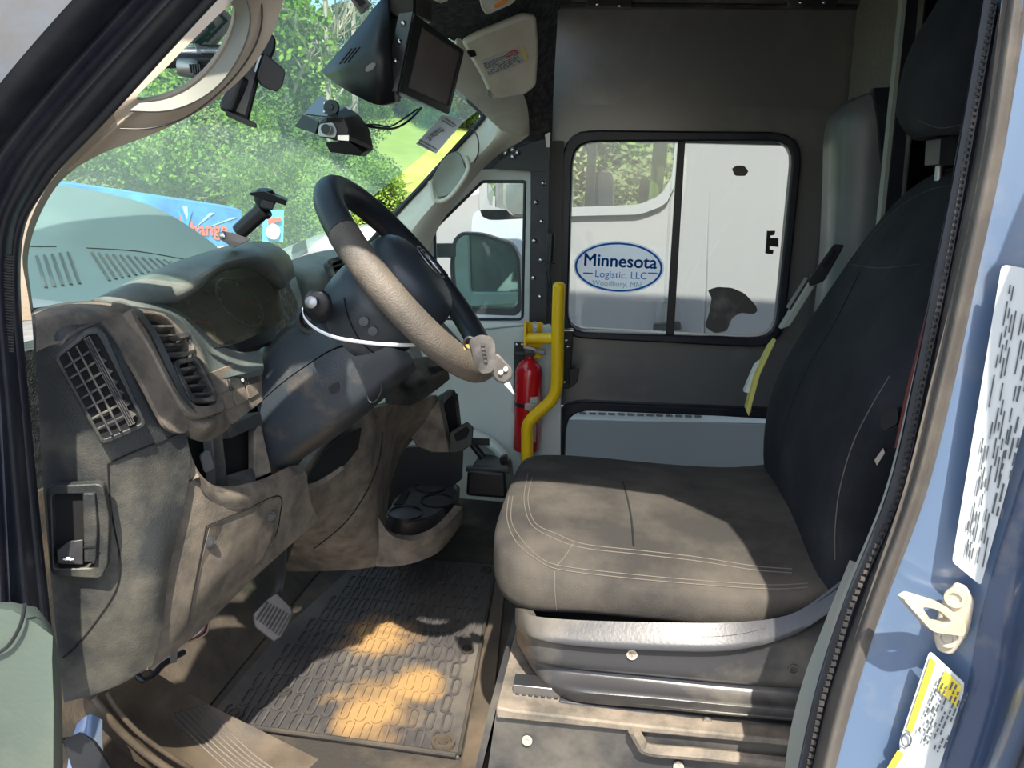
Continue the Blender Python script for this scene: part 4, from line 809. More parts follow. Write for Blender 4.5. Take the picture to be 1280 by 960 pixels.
# knee access door with its two screws
HB.clear()
ad = []
for x, y in ((262, 658), (300, 641), (347, 622), (348, 645), (342, 672), (324, 706), (280, 745), (240, 783), (246, 735), (254, 690)):
    ad.append(hit(knee, x, y, .003))
acc = mk('access_door', ad + [p + ray(300, 700).normalized() * .008 for p in ad], [tuple(range(10)), tuple(range(19, 9, -1))] + [(i, i + 10, (i + 1) % 10 + 10, (i + 1) % 10) for i in range(10)], 'dashdusty', db, bevel=.001)
seam('door_gap', [knee], [(258, 658), (300, 640), (348, 620), (350, 645), (343, 674), (326, 706)], .0010, 'hole', db, .003)
seam('door_gap', [knee], [(258, 658), (252, 690), (242, 740), (234, 782), (222, 800)], .0010, 'hole', db, .003)
for x, y in ((262, 677), (338, 645)):
    p = hit([acc, knee], x, y, .003); lathe('twist_screw', p, V(.5, -.8, .1), [(0, .0085), (.001, .0085), (.001, .006), (.003, .0055), (.003, .0001)], 'shield', db, 16)
# main vents
VP1 = Plane((172, 398, .95), (276, 512, 1.04), (230, 506, .955))
def vq(*p, l=0): return [VP1(a, b, l) for a, b in p]
mv = ring('vent_surround', smoothline(vq((160, 390), (190, 390), (218, 400), (240, 425), (258, 462), (276, 500), (277, 514), (250, 522), (232, 516), (212, 488), (186, 438)), 4, True), smoothline(vq((170, 397), (196, 396), (214, 406), (232, 430), (248, 460), (268, 497), (266, 506), (247, 508), (234, 500), (215, 468), (188, 425)), 4, True), 'dashdusty', db, .03, 96, lift=.004, bevel=.002)
slab('vent_back', vq((164, 393), (216, 400), (274, 508), (238, 512), (206, 470)), 'hole', mv, .004, lift=-.012)
def rows(n, la, lb, ra, rb):
    for i in range(n):
        t = (i + .5) / n; a = lerp2(la, lb, t); b = lerp2(ra, rb, t)
        pa, pb = VP1(*a, .002), VP1(*b, .002); dn_ = (VP1(a[0] + 3, a[1] + 5) - VP1(*a)).normalized() * .005
        hull2('slat', [pa - dn_ * .35, pb - dn_ * .35, pb + dn_ * .35, pa + dn_ * .35], [pa - dn_ * .3 - VP1.n * .016 + dn_, pb - dn_ * .3 - VP1.n * .016 + dn_, pb + dn_ * .5 - VP1.n * .016 + dn_, pa + dn_ * .5 - VP1.n * .016 + dn_], 'slat', mv, bevel=.0005)
rows(4, (180, 402), (208, 448), (214, 402), (240, 446))
rows(4, (214, 458), (236, 498), (246, 452), (268, 497))
ring('lower_vent_rim', rnd(vq((211, 452), (243, 447), (250, 455), (270, 494), (266, 503), (240, 505), (232, 498)), .3), rnd(vq((217, 457), (241, 452), (246, 458), (264, 492), (261, 498), (242, 500), (236, 494)), .3), 'slat', mv, .01, 72, lift=.006, bevel=.001)
tube('upper_vent_rim', vq((205, 444), (222, 445), (238, 441), (241, 434), (236, 425), l=.006), .003, 'slat', mv, n=8)
slab('vent_thumb', rnd(vq((208, 424), (224, 418), (232, 420), (230, 424), (216, 428)), .3), 'slat', mv, .008, lift=.01, bevel=.001)
surf('vent_pod_underside', [
    [(228, 508, .965), (245, 521, .985), (262, 522, 1.01), (278, 515, 1.05)],
    [(234, 524, .955), (248, 534, .975), (266, 532, 1.0), (282, 520, 1.06)],
    [(238, 548, .975), (255, 552, 1.01), (275, 544, 1.06), (292, 530, 1.1)]], 'dashdusty', db, .012, 4)
surf('vent_pod_trim', [
    [(140, 377, .935), (162, 384, .945), (186, 412, .945), (206, 454, .945), (226, 494, .95), (240, 520, .96)],
    [(150, 376, .955), (172, 386, .955), (194, 412, .952), (214, 452, .952), (232, 492, .957), (246, 516, .968)]], 'dash', db, .016, 4)
# binnacle surround sweeping from the top of the vents to the column
surf('binnacle_surround', [
    [(118, 373, .95), (150, 372, .98), (190, 377, 1.02), (220, 386, 1.06), (245, 405, 1.09), (270, 428, 1.12), (300, 440, 1.16), (326, 438, 1.2)],
    [(135, 376, .95), (165, 378, .98), (200, 384, 1.02), (226, 395, 1.05), (247, 418, 1.075), (268, 446, 1.10), (300, 452, 1.14), (328, 448, 1.18)],
    [(150, 381, .955), (176, 384, .98), (205, 389, 1.01), (230, 405, 1.035), (250, 434, 1.055), (270, 470, 1.075), (300, 468, 1.12), (330, 460, 1.16)]], 'dashteal', db, .014, 4)
# gauges
GPl = Plane((210, 385, 1.12), (335, 345, 1.42), (270, 432, 1.16))
slab('gauge_panel', [GPl(*q) for q in ((195, 378), (240, 350), (290, 325), (345, 335), (352, 400), (300, 440), (255, 425))], 'gauge', db, .02)
for (x, y, r_) in ((238, 402, .045), (300, 378, .05)):
    c_ = GPl(x, y, .006); a1 = GPl.n.orthogonal().normalized(); a2 = GPl.n.cross(a1)
    g_ = tube('gauge_ring', [c_ + (a1 * math.cos(t) + a2 * math.sin(t)) * r_ for t in [i * math.pi / 10 for i in range(20)]], .002, 'steel', db, k=1, n=6, closed=True)
    for k in range(9):
        t = k * math.pi / 5; slab('gauge_tick', [c_ + (a1 * math.cos(t + s) + a2 * math.sin(t + s)) * r_ * q for s, q in ((0, .82), (.03, .82), (.03, .95), (0, .95))], 'paper', g_, .001)
    tube('gauge_needle', [c_ + GPl.n * .004, c_ + GPl.n * .004 + (a1 * .3 - a2).normalized() * r_ * .8], .0014, 'orange', g_, k=1, n=5)
slab('gauge_window', [GPl(*q, .02) for q in ((198, 380), (240, 356), (290, 330), (342, 338), (348, 398), (272, 433), (250, 420))], 'clusterglass', db, .003)
surf('gauge_lower_shelf', [[GPl(265, 436, .03), GPl(300, 428, .03), GPl(345, 406, .03)], [(268, 440, 1.12), (302, 438, 1.17), (345, 425, 1.25)]], 'black', db, .01, 4)
hood = surf('gauge_hood', [
    [(112, 377, .96), (178, 344, 1.08), (238, 321, 1.2), (298, 304, 1.34), (336, 303, 1.44), (362, 320, 1.5), (369, 346, 1.5)],
    [(120, 374, .95), (180, 350, 1.04), (236, 332, 1.13), (290, 312, 1.24), (328, 308, 1.33), (355, 323, 1.40), (364, 350, 1.42)],
    [(150, 378, .97), (192, 370, 1.02), (236, 353, 1.08), (282, 328, 1.16), (322, 323, 1.25), (346, 336, 1.31), (358, 358, 1.34)],
    [(186, 384, 1.02), (212, 380, 1.05), (242, 366, 1.09), (276, 338, 1.17), (314, 334, 1.26), (334, 345, 1.32), (350, 362, 1.36)],
    [(195, 384, 1.08), (216, 380, 1.11), (244, 366, 1.16), (278, 340, 1.24), (312, 337, 1.32), (330, 347, 1.38), (346, 364, 1.42)]], 'dashteal', db, .01, 4)
# switch panel and small pockets left of the column
SW = Plane((272, 465, 1.08), (326, 445, 1.2), (290, 530, 1.08))
sw = slab('switch_panel', [SW(*q) for q in ((262, 466), (326, 442), (334, 480), (330, 500), (292, 530), (276, 520))], 'dashdusty', db, .02, bevel=.001)
for q in (((286, 474), (306, 464), (310, 482), (290, 490)), ((308, 464), (322, 460), (326, 476), (311, 482))): slab('switch', rnd([SW(*p, .004) for p in q], .15), 'dash', sw, .004, bevel=.0008)
for q in (((278, 492), (290, 488), (294, 508), (284, 512)), ((291, 488), (306, 483), (311, 500), (296, 507)), ((308, 482), (322, 478), (324, 492), (312, 499))): slab('switch', rnd([SW(*p, .004) for p in q], .15), 'dashdusty', sw, .004, bevel=.0008)
lathe('switch_symbol', SW(303, 475, .006), SW.n, [(0, .003), (.001, .003)], 'paper', sw, 8)
slab('pocket_back', [(232, 545, 1.06), (275, 530, 1.12), (340, 500, 1.24), (344, 600, 1.24), (300, 625, 1.16), (240, 610, 1.04)], 'hole', db, .02)
slab('pocket_frame', [(283, 535, 1.08), (325, 515, 1.15), (329, 530, 1.15), (287, 548, 1.08)], 'dash', db, .03)
slab('pocket_post', [(264, 540, 1.045), (278, 537, 1.065), (286, 612, 1.065), (270, 614, 1.04)], 'dash', db, .02, bevel=.002)
slab('pocket_post', [(318, 540, 1.14), (326, 528, 1.15), (340, 590, 1.16), (318, 600, 1.13)], 'dashdusty', db, .02, bevel=.002)
slab('pocket_floor', [(278, 596, 1.08), (318, 584, 1.14), (320, 604, 1.12), (284, 612, 1.06)], 'dash', db, .02)
slab('hole_plug', rnd([(250, 570, 1.02), (262, 562, 1.03), (268, 585, 1.03), (256, 592, 1.02)], .3), 'shield', db, .01)
# centre stack: gear surround, bin, lower console, cup holder
surf('centre_console', [
    [(378, 590, 1.30), (400, 560, 1.36), (425, 535, 1.42), (460, 512, 1.5), (492, 506, 1.6), (520, 500, 1.72), (546, 494, 1.82)],
    [(385, 625, 1.32), (412, 600, 1.38), (440, 575, 1.44), (466, 545, 1.5), (486, 535, 1.6), (508, 526, 1.72), (548, 520, 1.84)],
    [(372, 668, 1.4), (405, 650, 1.42), (438, 620, 1.46), (462, 595, 1.5), (476, 580, 1.58), (492, 570, 1.70), (507, 560, 1.84)],
    [(362, 695, 1.55), (398, 690, 1.5), (436, 672, 1.5), (460, 650, 1.53), (472, 630, 1.57), (480, 615, 1.66), (490, 600, 1.78)],
    [(355, 714, 1.66), (395, 714, 1.6), (440, 712, 1.58), (474, 706, 1.6), (478, 690, 1.61), (480, 670, 1.64), (484, 640, 1.72)]], 'dashdusty', db, .02, 4)
surf('console_foot', [[(470, 640, 1.575), (488, 668, 1.59), (520, 676, 1.61), (552, 662, 1.66), (578, 634, 1.76)], [(470, 690, 1.585), (490, 692, 1.59), (520, 690, 1.62), (552, 675, 1.67), (578, 645, 1.77)], [(470, 708, 1.59), (495, 708, 1.60), (525, 701, 1.63), (552, 687, 1.68), (576, 656, 1.78)]], 'dashdusty', db, .02, 4)
slab('console_shade_slab', [(496, 560, 2.05), (578, 556, 2.05), (576, 600, 2.05), (560, 612, 2.05), (480, 640, 2.05)], 'black', db, .02)  # black slab standing in for the shade below the console
HB.clear()
surf('lower_tray_back', [[(380, 590, 1.36), (430, 545, 1.5), (470, 510, 1.6)], [(382, 625, 1.36), (425, 600, 1.46), (470, 560, 1.54)]], 'hole', db, .01, 3, None)
surf('tray_mouth', [[(382, 606, 1.285), (398, 578, 1.32), (420, 552, 1.36), (440, 540, 1.39), (452, 535, 1.41)], [(384, 612, 1.29), (402, 604, 1.32), (418, 592, 1.35), (434, 578, 1.38), (448, 560, 1.41)]], 'hole', db, .004, 4)
surf('tray_edge', [[(384, 606, 1.275), (396, 602, 1.30), (410, 594, 1.33), (428, 582, 1.36)], [(384, 614, 1.275), (398, 608, 1.30), (412, 600, 1.33), (430, 586, 1.36)]], 'dashdusty', db, .008, 4)
tube('console_seam', [(478, 540, 1.49), (474, 575, 1.485), (458, 615, 1.46), (430, 655, 1.43), (392, 686, 1.46)], .0014, 'hole', db)
gs = surf('gear_surround', [
    [(484, 462, 1.62), (505, 452, 1.68), (530, 446, 1.76), (556, 448, 1.84)],
    [(486, 482, 1.58), (508, 488, 1.62), (535, 472, 1.72), (560, 460, 1.82)],
    [(490, 505, 1.58), (515, 506, 1.64), (542, 490, 1.74), (562, 474, 1.84)]], 'dash', db, .02, 4)
loft('gear_gaiter', [[(498, 462, 1.60 + e), (512, 457, 1.64 + e), (528, 464, 1.67 + e), (532, 480, 1.66 + e), (522, 488, 1.62 + e), (506, 482, 1.6 + e)] for e in (-.02, .0, .03)], 'black', gs, 2)
slab('button_strip', rnd([(530, 461, 1.70), (548, 455, 1.75), (554, 463, 1.75), (538, 471, 1.70)], .15), 'slat', gs, .01, lift=.012)
for i in range(4): slab('button', [(532 + i * 5, 462 - i * 1.7, 1.70 + i * .012), (535.5 + i * 5, 461 - i * 1.7, 1.705 + i * .012), (540 + i * 4, 467 - i * 1.7, 1.705 + i * .012), (537 + i * 4, 468.5 - i * 1.7, 1.70 + i * .012)], 'black', gs, .004, lift=.016)
# open bin
bn = ring('bin_door', rnd([(545, 500, 1.84), (568, 486, 1.86), (574, 500, 1.88), (580, 558, 1.88), (563, 566, 1.84), (548, 560, 1.82)], .15), rnd([(556, 504, 1.845), (567, 494, 1.86), (571, 505, 1.88), (575, 546, 1.88), (562, 552, 1.845), (557, 540, 1.84)], .12), 'dash', db, .02, 72, bevel=.003)
slab('bin_cavity', [(552, 498, 1.87), (572, 492, 1.89), (578, 550, 1.89), (556, 556, 1.86)], 'hole', bn, .01)
hull2('bin_tray', rnd([(562, 540, 1.8), (584, 527, 1.8), (592, 534, 1.8), (590, 556, 1.8), (574, 566, 1.8), (560, 566, 1.8)], .2), rnd([(562, 540, 1.88), (584, 527, 1.88), (592, 534, 1.88), (590, 556, 1.88), (574, 566, 1.88), (560, 566, 1.88)], .2), 'dash', bn, bevel=.003)
slab('tray_well', rnd([(567, 543, 1.797), (583, 533, 1.797), (587, 538, 1.797), (583, 548, 1.797), (570, 552, 1.797)], .2), 'hole', bn, .002)
slab('bin_back', [(512, 545, 1.8), (548, 500, 1.8), (562, 566, 1.8), (540, 566, 1.8), (520, 558, 1.8)], 'dashdusty', bn, .04, bevel=.004)
# cup holder
PZc = .20
ch = loft('cup_holder', [[PZ(x, y, z) for x, y in q] for z, q in (
    (.12, ((486, 668), (510, 672), (545, 660), (572, 640), (574, 618), (560, 604), (520, 604), (496, 628))),
    (.16, ((481, 662), (508, 670), (545, 660), (574, 634), (575, 612), (560, 600), (520, 602), (492, 625))),
    (PZc, ((480, 648), (508, 654), (540, 648), (570, 626), (574, 608), (560, 598), (530, 598), (500, 618))))], 'shield', db, 3)
TRI_top = PZc
def zq(*p, z=PZc + .004): return [PZ(a, b, z) for a, b in p]
slab('holder_top', rnd(zq((482, 647), (508, 652), (540, 645), (568, 625), (572, 608), (560, 600), (530, 600), (502, 618)), .25), 'shield', ch, .004)
for x, y, r_ in ((507, 640, .05), (547, 625, .05), (538, 608, .048)):
    c_ = PZ(x, y, PZc + .008); lathe('cup_well', c_ - V(0, 0, .06), V(0, 0, 1), [(0, r_ * .82), (.055, r_ * .95), (.061, r_ * .95), (.061, r_ * .86), (.003, r_ * .78), (.003, .001)], 'black', ch, 28)
slab('coin_slot', zq((492, 630), (506, 612), (512, 614), (504, 630), z=PZc + .009), 'hole', ch, .003)
# passenger side of the dash
pdh = surf('passenger_dash', [
    [(362, 326, 1.62), (385, 318, 1.8), (415, 312, 2.0), (450, 312, 2.2), (500, 318, 2.44)],
    [(368, 342, 1.56), (392, 330, 1.68), (420, 322, 1.85), (455, 322, 2.1), (505, 330, 2.42)],
    [(376, 368, 1.54), (398, 352, 1.6), (424, 340, 1.72), (456, 340, 2.0), (508, 352, 2.4)],
    [(384, 400, 1.54), (410, 390, 1.58), (432, 376, 1.68), (462, 376, 1.95), (510, 392, 2.38)],
    [(420, 470, 1.60), (450, 460, 1.62), (480, 455, 1.68), (505, 450, 1.85), (530, 450, 2.3)]], 'dashteal', db, .02, 4)
cv = ring('centre_vent', rnd([(403, 328, 1.66), (432, 319, 1.76), (446, 330, 1.78), (444, 358, 1.72), (420, 366, 1.66)], .2), rnd([(410, 332, 1.665), (430, 325, 1.75), (439, 334, 1.77), (438, 354, 1.72), (421, 360, 1.66)], .2), 'slat', db, .015, 60, lift=.012, bevel=.001)
slab('vent_back', [(407, 330, 1.675), (432, 322, 1.76), (442, 334, 1.78), (440, 358, 1.725), (420, 364, 1.67)], 'hole', cv, .004, lift=.004)
for i in range(4): slab('slat', [(411 + i * 2.4, 335 + i * 6, 1.665), (431 + i * 2.2, 328 + i * 6.5, 1.75), (432 + i * 2.2, 330 + i * 6.5, 1.75), (412 + i * 2.4, 337 + i * 6, 1.665)], 'slat', cv, .006, lift=.01)
slab('speaker_button', rnd([(466, 318, 2.0), (482, 318, 2.05), (484, 328, 2.05), (468, 328, 2.0)], .3), 'black', db, .02, lift=.01)
# reflection of the dash in the windscreen, built as a solid slotted surface
dt = surf('dash_reflection', [
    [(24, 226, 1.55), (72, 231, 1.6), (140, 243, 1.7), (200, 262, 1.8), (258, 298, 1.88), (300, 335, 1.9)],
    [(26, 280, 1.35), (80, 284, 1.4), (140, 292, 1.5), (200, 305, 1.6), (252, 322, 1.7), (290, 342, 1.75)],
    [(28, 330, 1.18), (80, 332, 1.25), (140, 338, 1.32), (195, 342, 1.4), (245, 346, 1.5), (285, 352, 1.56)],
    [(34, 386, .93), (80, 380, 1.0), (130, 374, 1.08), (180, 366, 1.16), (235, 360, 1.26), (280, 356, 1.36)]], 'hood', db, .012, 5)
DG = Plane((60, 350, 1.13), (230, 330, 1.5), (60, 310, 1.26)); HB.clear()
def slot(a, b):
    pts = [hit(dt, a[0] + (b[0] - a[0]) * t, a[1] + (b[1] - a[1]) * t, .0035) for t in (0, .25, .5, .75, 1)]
    if all(pts): tube('reflected_slot', pts, .0028, 'shield', db, k=1, n=6)
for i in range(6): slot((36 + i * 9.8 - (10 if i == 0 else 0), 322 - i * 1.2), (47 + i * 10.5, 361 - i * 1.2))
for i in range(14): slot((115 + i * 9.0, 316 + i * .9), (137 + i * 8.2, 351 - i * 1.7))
seam('reflected_grille_edge', dt, [(38, 308), (70, 308)], .0015, 'shield', db); seam('reflected_grille_edge', dt, [(108, 310), (170, 314), (235, 325)], .0015, 'shield', db)
hood_tint = None
# wiring under the dash
wr = thing('wire_bundle', 'small loose bundle of coloured wires hanging under the dash edge', 'wires', (235, 800, 1.0))
for i in range(6):
    tube('wire', [(256 + i, 775, 1.06), (248 + i * 2, 786 + i, 1.04), (236 + i, 797 + i * .7, 1.02), (222, 802 + i * .6, 1.0), (212, 806, .98)], .0016, ['wires', 'copper', 'paper', 'wires', 'black', 'copper'][i], wr)
hull2('connector', rnd([(214, 812, .99), (222, 810, .99), (221, 828, .99), (212, 830, .99)], .2), rnd([(214, 812, 1.01), (222, 810, 1.01), (221, 828, 1.01), (212, 830, 1.01)], .2), 'key', wr)
tube('black_hose', [(170, 842, .95), (178, 850, .95), (190, 846, .97), (205, 830, 1.0), (230, 815, 1.04)], .005, 'black', wr)
# ------------------------------------------------------------------ steering column, wheel, key
sc_ = thing('steering_column', 'slate plastic steering column shroud below the wheel', 'steering column', (420, 560, 1.25))
surf('upper_cowl', [
    [(300, 460, 1.26), (335, 428, 1.28), (365, 402, 1.29), (392, 386, 1.29), (430, 372, 1.28), (470, 365, 1.28)],
    [(318, 466, 1.20), (342, 436, 1.205), (372, 412, 1.205), (404, 398, 1.205), (440, 398, 1.2), (480, 402, 1.2)],
    [(322, 505, 1.175), (350, 480, 1.17), (380, 458, 1.168), (415, 436, 1.168), (445, 428, 1.17), (486, 430, 1.175)]], 'column', sc_, .012, 5)
low = surf('lower_cowl', [
    [(322, 507, 1.172), (350, 482, 1.167), (380, 460, 1.165), (416, 438, 1.165), (446, 432, 1.167), (486, 434, 1.172), (512, 442, 1.19)],
    [(324, 545, 1.17), (356, 522, 1.16), (392, 498, 1.158), (430, 475, 1.16), (460, 460, 1.165), (494, 452, 1.175), (516, 450, 1.195)],
    [(336, 588, 1.19), (372, 560, 1.175), (408, 535, 1.172), (446, 508, 1.175), (474, 486, 1.18), (500, 466, 1.19), (518, 456, 1.21)],
    [(350, 592, 1.25), (386, 568, 1.24), (420, 546, 1.235), (452, 522, 1.235), (478, 500, 1.235), (502, 478, 1.24), (520, 462, 1.25)]], 'column', sc_, .012, 5)
HB.clear()
cs_ = lathe('socket', (389, 398, 1.195), V(.2, -1, .3), [(-.03, .028), (.0, .026), (.002, .019), (-.02, .017)], 'black', sc_, 20)
stalk = loft('stalk_knob', [[(x + r * math.cos(a) * 1.0, y + r * math.sin(a), Yk) for a in [i * math.pi / 6 for i in range(12)]] for x, y, r, Yk in ((402, 396, 9, 1.19), (400, 388, 14, 1.15), (398, 384, 18, 1.12), (397, 380, 18.5, 1.10), (396, 378, 17, 1.09), (394, 377, 12, 1.085))], 'black', sc_, 3)
lathe('knob_cap', (389.5, 378, 1.078), V(.1, -1, .2), [(0, .0095), (.004, .009), (.006, .005), (.0062, .0001)], 'steel', sc_, 18)
ne = low; 
slab('cowl_notch', rnd([hit(low, x, y, .002) for x, y in ((409, 484), (424, 477), (424, 490), (414, 493))], .4), 'black', sc_, .004)
ky = hit(low, 468, 489, .003); tube('lower_cap_rim', [ky + V(math.cos(a) * .012, 0, math.sin(a) * .018 + math.cos(a) * .008) for a in [i * math.pi / 6 for i in range(12)]], .0012, 'shield', sc_, k=1, n=6, closed=True)
# wheel
WC = V(-.343, 1.232, .902); th_, yw_ = .849, .103; WR = .186
wu = V(math.cos(th_) * math.cos(yw_), math.cos(th_) * math.sin(yw_), -math.sin(th_)); wv = V(-math.sin(yw_), math.cos(yw_), 0); wn = wu.cross(wv).normalized()
if wn.x < 0: wn = -wn
def wp(u, v, h=0): return WC + wu * u + wv * v + wn * h
sw_ = thing('steering_wheel', 'thick rimmed black steering wheel, near lower rim in dusty sunlit tan', 'steering wheel', WC - V(0, 0, .15))
def rim(a0, a1, n, r, m, nm):
    return tube(nm, [wp(WR * math.cos(a), WR * math.sin(a)) for a in [math.radians(a0 + (a1 - a0) * i / n) for i in range(n + 1)]], r, m, sw_, k=2, n=16)
# angle 0 = lowest point toward the driver, 90 = far side, 180 = top, 270 = near side
rim(-125, 20, 26, .0235, material('dusty sunlit grip leather', (.07, .062, .052), .6, dust=(.14, .118, .092), amt=.6, scale=10, bump=.6, bscale=420), 'dusty_sunlit_grip')  # dusty tan rim; colour change set at the sun's edge, light put in
gripm = material('black grip leather', (.018, .022, .027), .42, bump=.25, bscale=420)
rim(20, 80, 12, .0215, gripm, 'far_grip'); rim(80, 235, 30, .0225, gripm, 'upper_grip')
for a in (20, 80, 235):
    a = math.radians(a); c_ = wp(WR * math.cos(a), WR * math.sin(a)); d_ = wu * -math.sin(a) + wv * math.cos(a); lathe('grip_seam', c_ - d_ * .0015, d_, [(0, .0228), (.003, .0228)], 'hole', sw_, 18)
# hub pad and spokes, sunk below the rim
def wloop(s, h, du=0): return [wp(du + s * .082 * math.cos(a) * (1.0 if math.cos(a) > 0 else .95), s * .078 * math.sin(a), h) for a in [i * math.pi / 10 for i in range(20)]]
hub = loft('hub_pad', [wloop(1.0, -.05), wloop(1.1, -.02), wloop(1.06, .008), wloop(.88, .028), wloop(.45, .038), wloop(.05, .04)], 'column', sw_, 3)
for k, (a, m) in enumerate(((90, 1), (270, 1), (0, 1))):
    a = math.radians(a); d_ = wu * math.cos(a) + wv * math.sin(a); s_ = wn.cross(d_); w0 = .042 if k < 2 else .032
    hull2('spoke', [WC + d_ * .06 + s_ * w0 - wn * .012, WC + d_ * .06 - s_ * w0 - wn * .012, WC + d_ * .185 - s_ * w0 * .45 - wn * .002, WC + d_ * .185 + s_ * w0 * .45 - wn * .002], [WC + d_ * .06 + s_ * w0 - wn * .045, WC + d_ * .06 - s_ * w0 - wn * .045, WC + d_ * .185 - s_ * w0 * .4 - wn * .018, WC + d_ * .185 + s_ * w0 * .4 - wn * .018], 'column', sw_, bevel=.006)
wbc = loft('wheel_back_cover', [[wp(.105 * math.cos(a), .1 * math.sin(a), h) if s == 0 else wp(.1 * s * math.cos(a), .095 * s * math.sin(a), h) for a in [i * math.pi / 10 for i in range(20)]] for s, h in ((.72, -.035), (.86, -.06), (.84, -.10), (.74, -.14))], 'column', sw_, 3)
HB.clear()
seam('cover_seam', [wbc, hub], [(430, 372), (436, 398), (452, 428), (480, 450)], .0012, 'hole', sw_)
for x, y in ((455, 402), (466, 414)): 
    e_ = hit([wbc, hub], x, y, .002)
    if e_: lathe('wheel_button', e_, V(.2, -1, .2), [(0, .008), (.003, .0075), (.0035, .001)], 'shield', sw_, 14)
c0 = wp(.0, .012, .042)
tube('emblem_ring', [c0 + wu * math.cos(a) * .033 + wv * math.sin(a) * .027 for a in [i * math.pi / 10 for i in range(20)]], .0013, 'steel', sw_, k=1, n=6, closed=True)
for s in (-1, 1):
    tube('emblem_horn', [c0 + wu * -.018 + wv * s * .004, c0 + wu * -.024 + wv * s * .013, c0 + wu * -.010 + wv * s * .022, c0 + wu * .006 + wv * s * .018, c0 + wu * .002 + wv * s * .011, c0 + wu * -.006 + wv * s * .012], .0024, 'chrome', sw_, k=4, n=6)
    tube('emblem_face', [c0 + wu * -.016 + wv * s * .003, c0 + wu * .004 + wv * s * .006, c0 + wu * .024 + wv * s * .003], .002, 'chrome', sw_, k=3, n=6)
slab('button_pod', rnd([wp(-.04, -.155, -.004), wp(.02, -.155, -.004), wp(.03, -.09, -.002), wp(-.035, -.09, -.002)], .3), 'column', sw_, .02, bevel=.003)
slab('cruise_buttons', rnd([wp(-.028, -.145, .001), wp(.008, -.145, .001), wp(.012, -.105, .001), wp(-.026, -.105, .001)], .3), 'shield', sw_, .008, bevel=.002)
for i in range(3): slab('button_mark', [wp(-.018 + i * .01, -.136, .0025), wp(-.015 + i * .01, -.136, .0025), wp(-.014 + i * .01, -.126, .0025), wp(-.017 + i * .01, -.126, .0025)], 'paper', sw_, .0005)
slab('silver_insert', rnd([wp(-.03, .105, .002), wp(-.012, .105, .002), wp(-.01, .125, .002), wp(-.028, .125, .002)], .2), 'chrome', sw_, .004)
zt_ = tag(tube('cable_tie', [(378, 386, 1.09), (381, 398, 1.075), (395, 411, 1.06), (420, 422, 1.05), (455, 428, 1.045), (490, 431, 1.05), (518, 431, 1.10), (545, 428, 1.16)], .0032, 'signwhite', None, n=8, flat=V(0, 0, 1)), 'white plastic cable tie looped from the stalk knob behind the wheel rim', 'cable tie')
kk = thing('key_fob', 'grey remote key hanging on a ring at the lower wheel rim', 'key', (605, 470, 1.02))
loft('fob_body', [rnd([(588, 424, y), (600 + e, 418, y), (614 + e, 421, y), (619, 430, y), (620, 455, y), (614, 466, y), (600, 467, y), (593, 455, y), (588 - e, 430, y)], .3, 3) for y, e in ((1.055, 0), (1.045, 2), (1.03, 2), (1.022, 0))], 'key', kk, 2)
for i in range(5): slab('embossed_mark', [(601 + i * .9, 430 + i * 5, 1.019), (605 + i * .9, 430 + i * 5, 1.019), (606 + i * .9, 433 + i * 5, 1.019), (602 + i * .9, 433 + i * 5, 1.019)], 'slat', kk, .002)
tube('key_ring', [(597 + 7 * math.cos(a) - 10, 429 + 8 * math.sin(a), 1.045 + .01 * math.sin(a)) for a in [i * math.pi / 6 for i in range(12)]], .0016, 'steel', kk, k=1, n=8, closed=True)
hull2('brass_key', rnd([(579, 431, 1.06), (588, 430, 1.06), (590, 438, 1.06), (580, 437, 1.06)], .2), rnd([(579, 431, 1.064), (588, 430, 1.064), (590, 438, 1.064), (580, 437, 1.064)], .2), material('brass', (.8, .55, .15), .35, metal=.6), kk)
fb = thing('second_fob', 'dark oval fob with two white buttons behind the remote key', 'key', (630, 478, 1.08))
hull2('fob_shell', rnd([(612, 446, 1.08), (622, 441, 1.08), (640, 460, 1.08), (641, 472, 1.08), (632, 480, 1.08), (622, 478, 1.08), (610, 464, 1.08)], .35), rnd([(612, 446, 1.1), (622, 441, 1.1), (640, 460, 1.1), (641, 472, 1.1), (632, 480, 1.1), (622, 478, 1.1), (610, 464, 1.1)], .35), 'key', fb, bevel=.003)
for x, y in ((626, 465.5), (632, 461.5)): slab('white_button', [(x + 3 * math.cos(a), y + 3 * math.sin(a), 1.076) for a in [i * math.pi / 6 for i in range(12)]], 'paper', fb, .003)
hull2('key_tip', [(630, 480, 1.08), (637, 477, 1.08), (643, 492, 1.08), (642, 493, 1.08)], [(630, 480, 1.083), (637, 477, 1.083), (643, 492, 1.083), (642, 493, 1.083)], 'paper', fb)
# ------------------------------------------------------------------ phone mount on the dash
pm = thing('dash_phone_mount', 'black ball joint arm with flat head on a metal clamp above the gauge hood', 'mount', (310, 300, 1.2))
hull2('clamp_bracket', rnd([(273, 293, 1.2), (278, 288, 1.2), (292, 291, 1.2), (315, 299, 1.22), (300, 306, 1.22), (292, 310, 1.2), (275, 299, 1.2)], .2), rnd([(273, 293, 1.24), (278, 288, 1.24), (292, 291, 1.24), (315, 299, 1.25), (300, 306, 1.25), (292, 310, 1.24), (275, 299, 1.24)], .2), 'steel', pm, bevel=.002)
inst(rivet_me, 'bolt', pm, (279, 295, 1.198))
tube('arm', [(299, 290, 1.22), (315, 275, 1.22), (331, 261, 1.22)], .0135, 'black', pm, k=3, n=14)
tube('arm_collar', [(327, 265, 1.22), (331, 261, 1.22)], .0155, 'black', pm, k=1, n=14)
lathe('ball_socket', (332, 260, 1.22), V(.1, -.2, 1), [(0, .012), (.01, .017), (.022, .018), (.03, .012)], 'black', pm, 16)
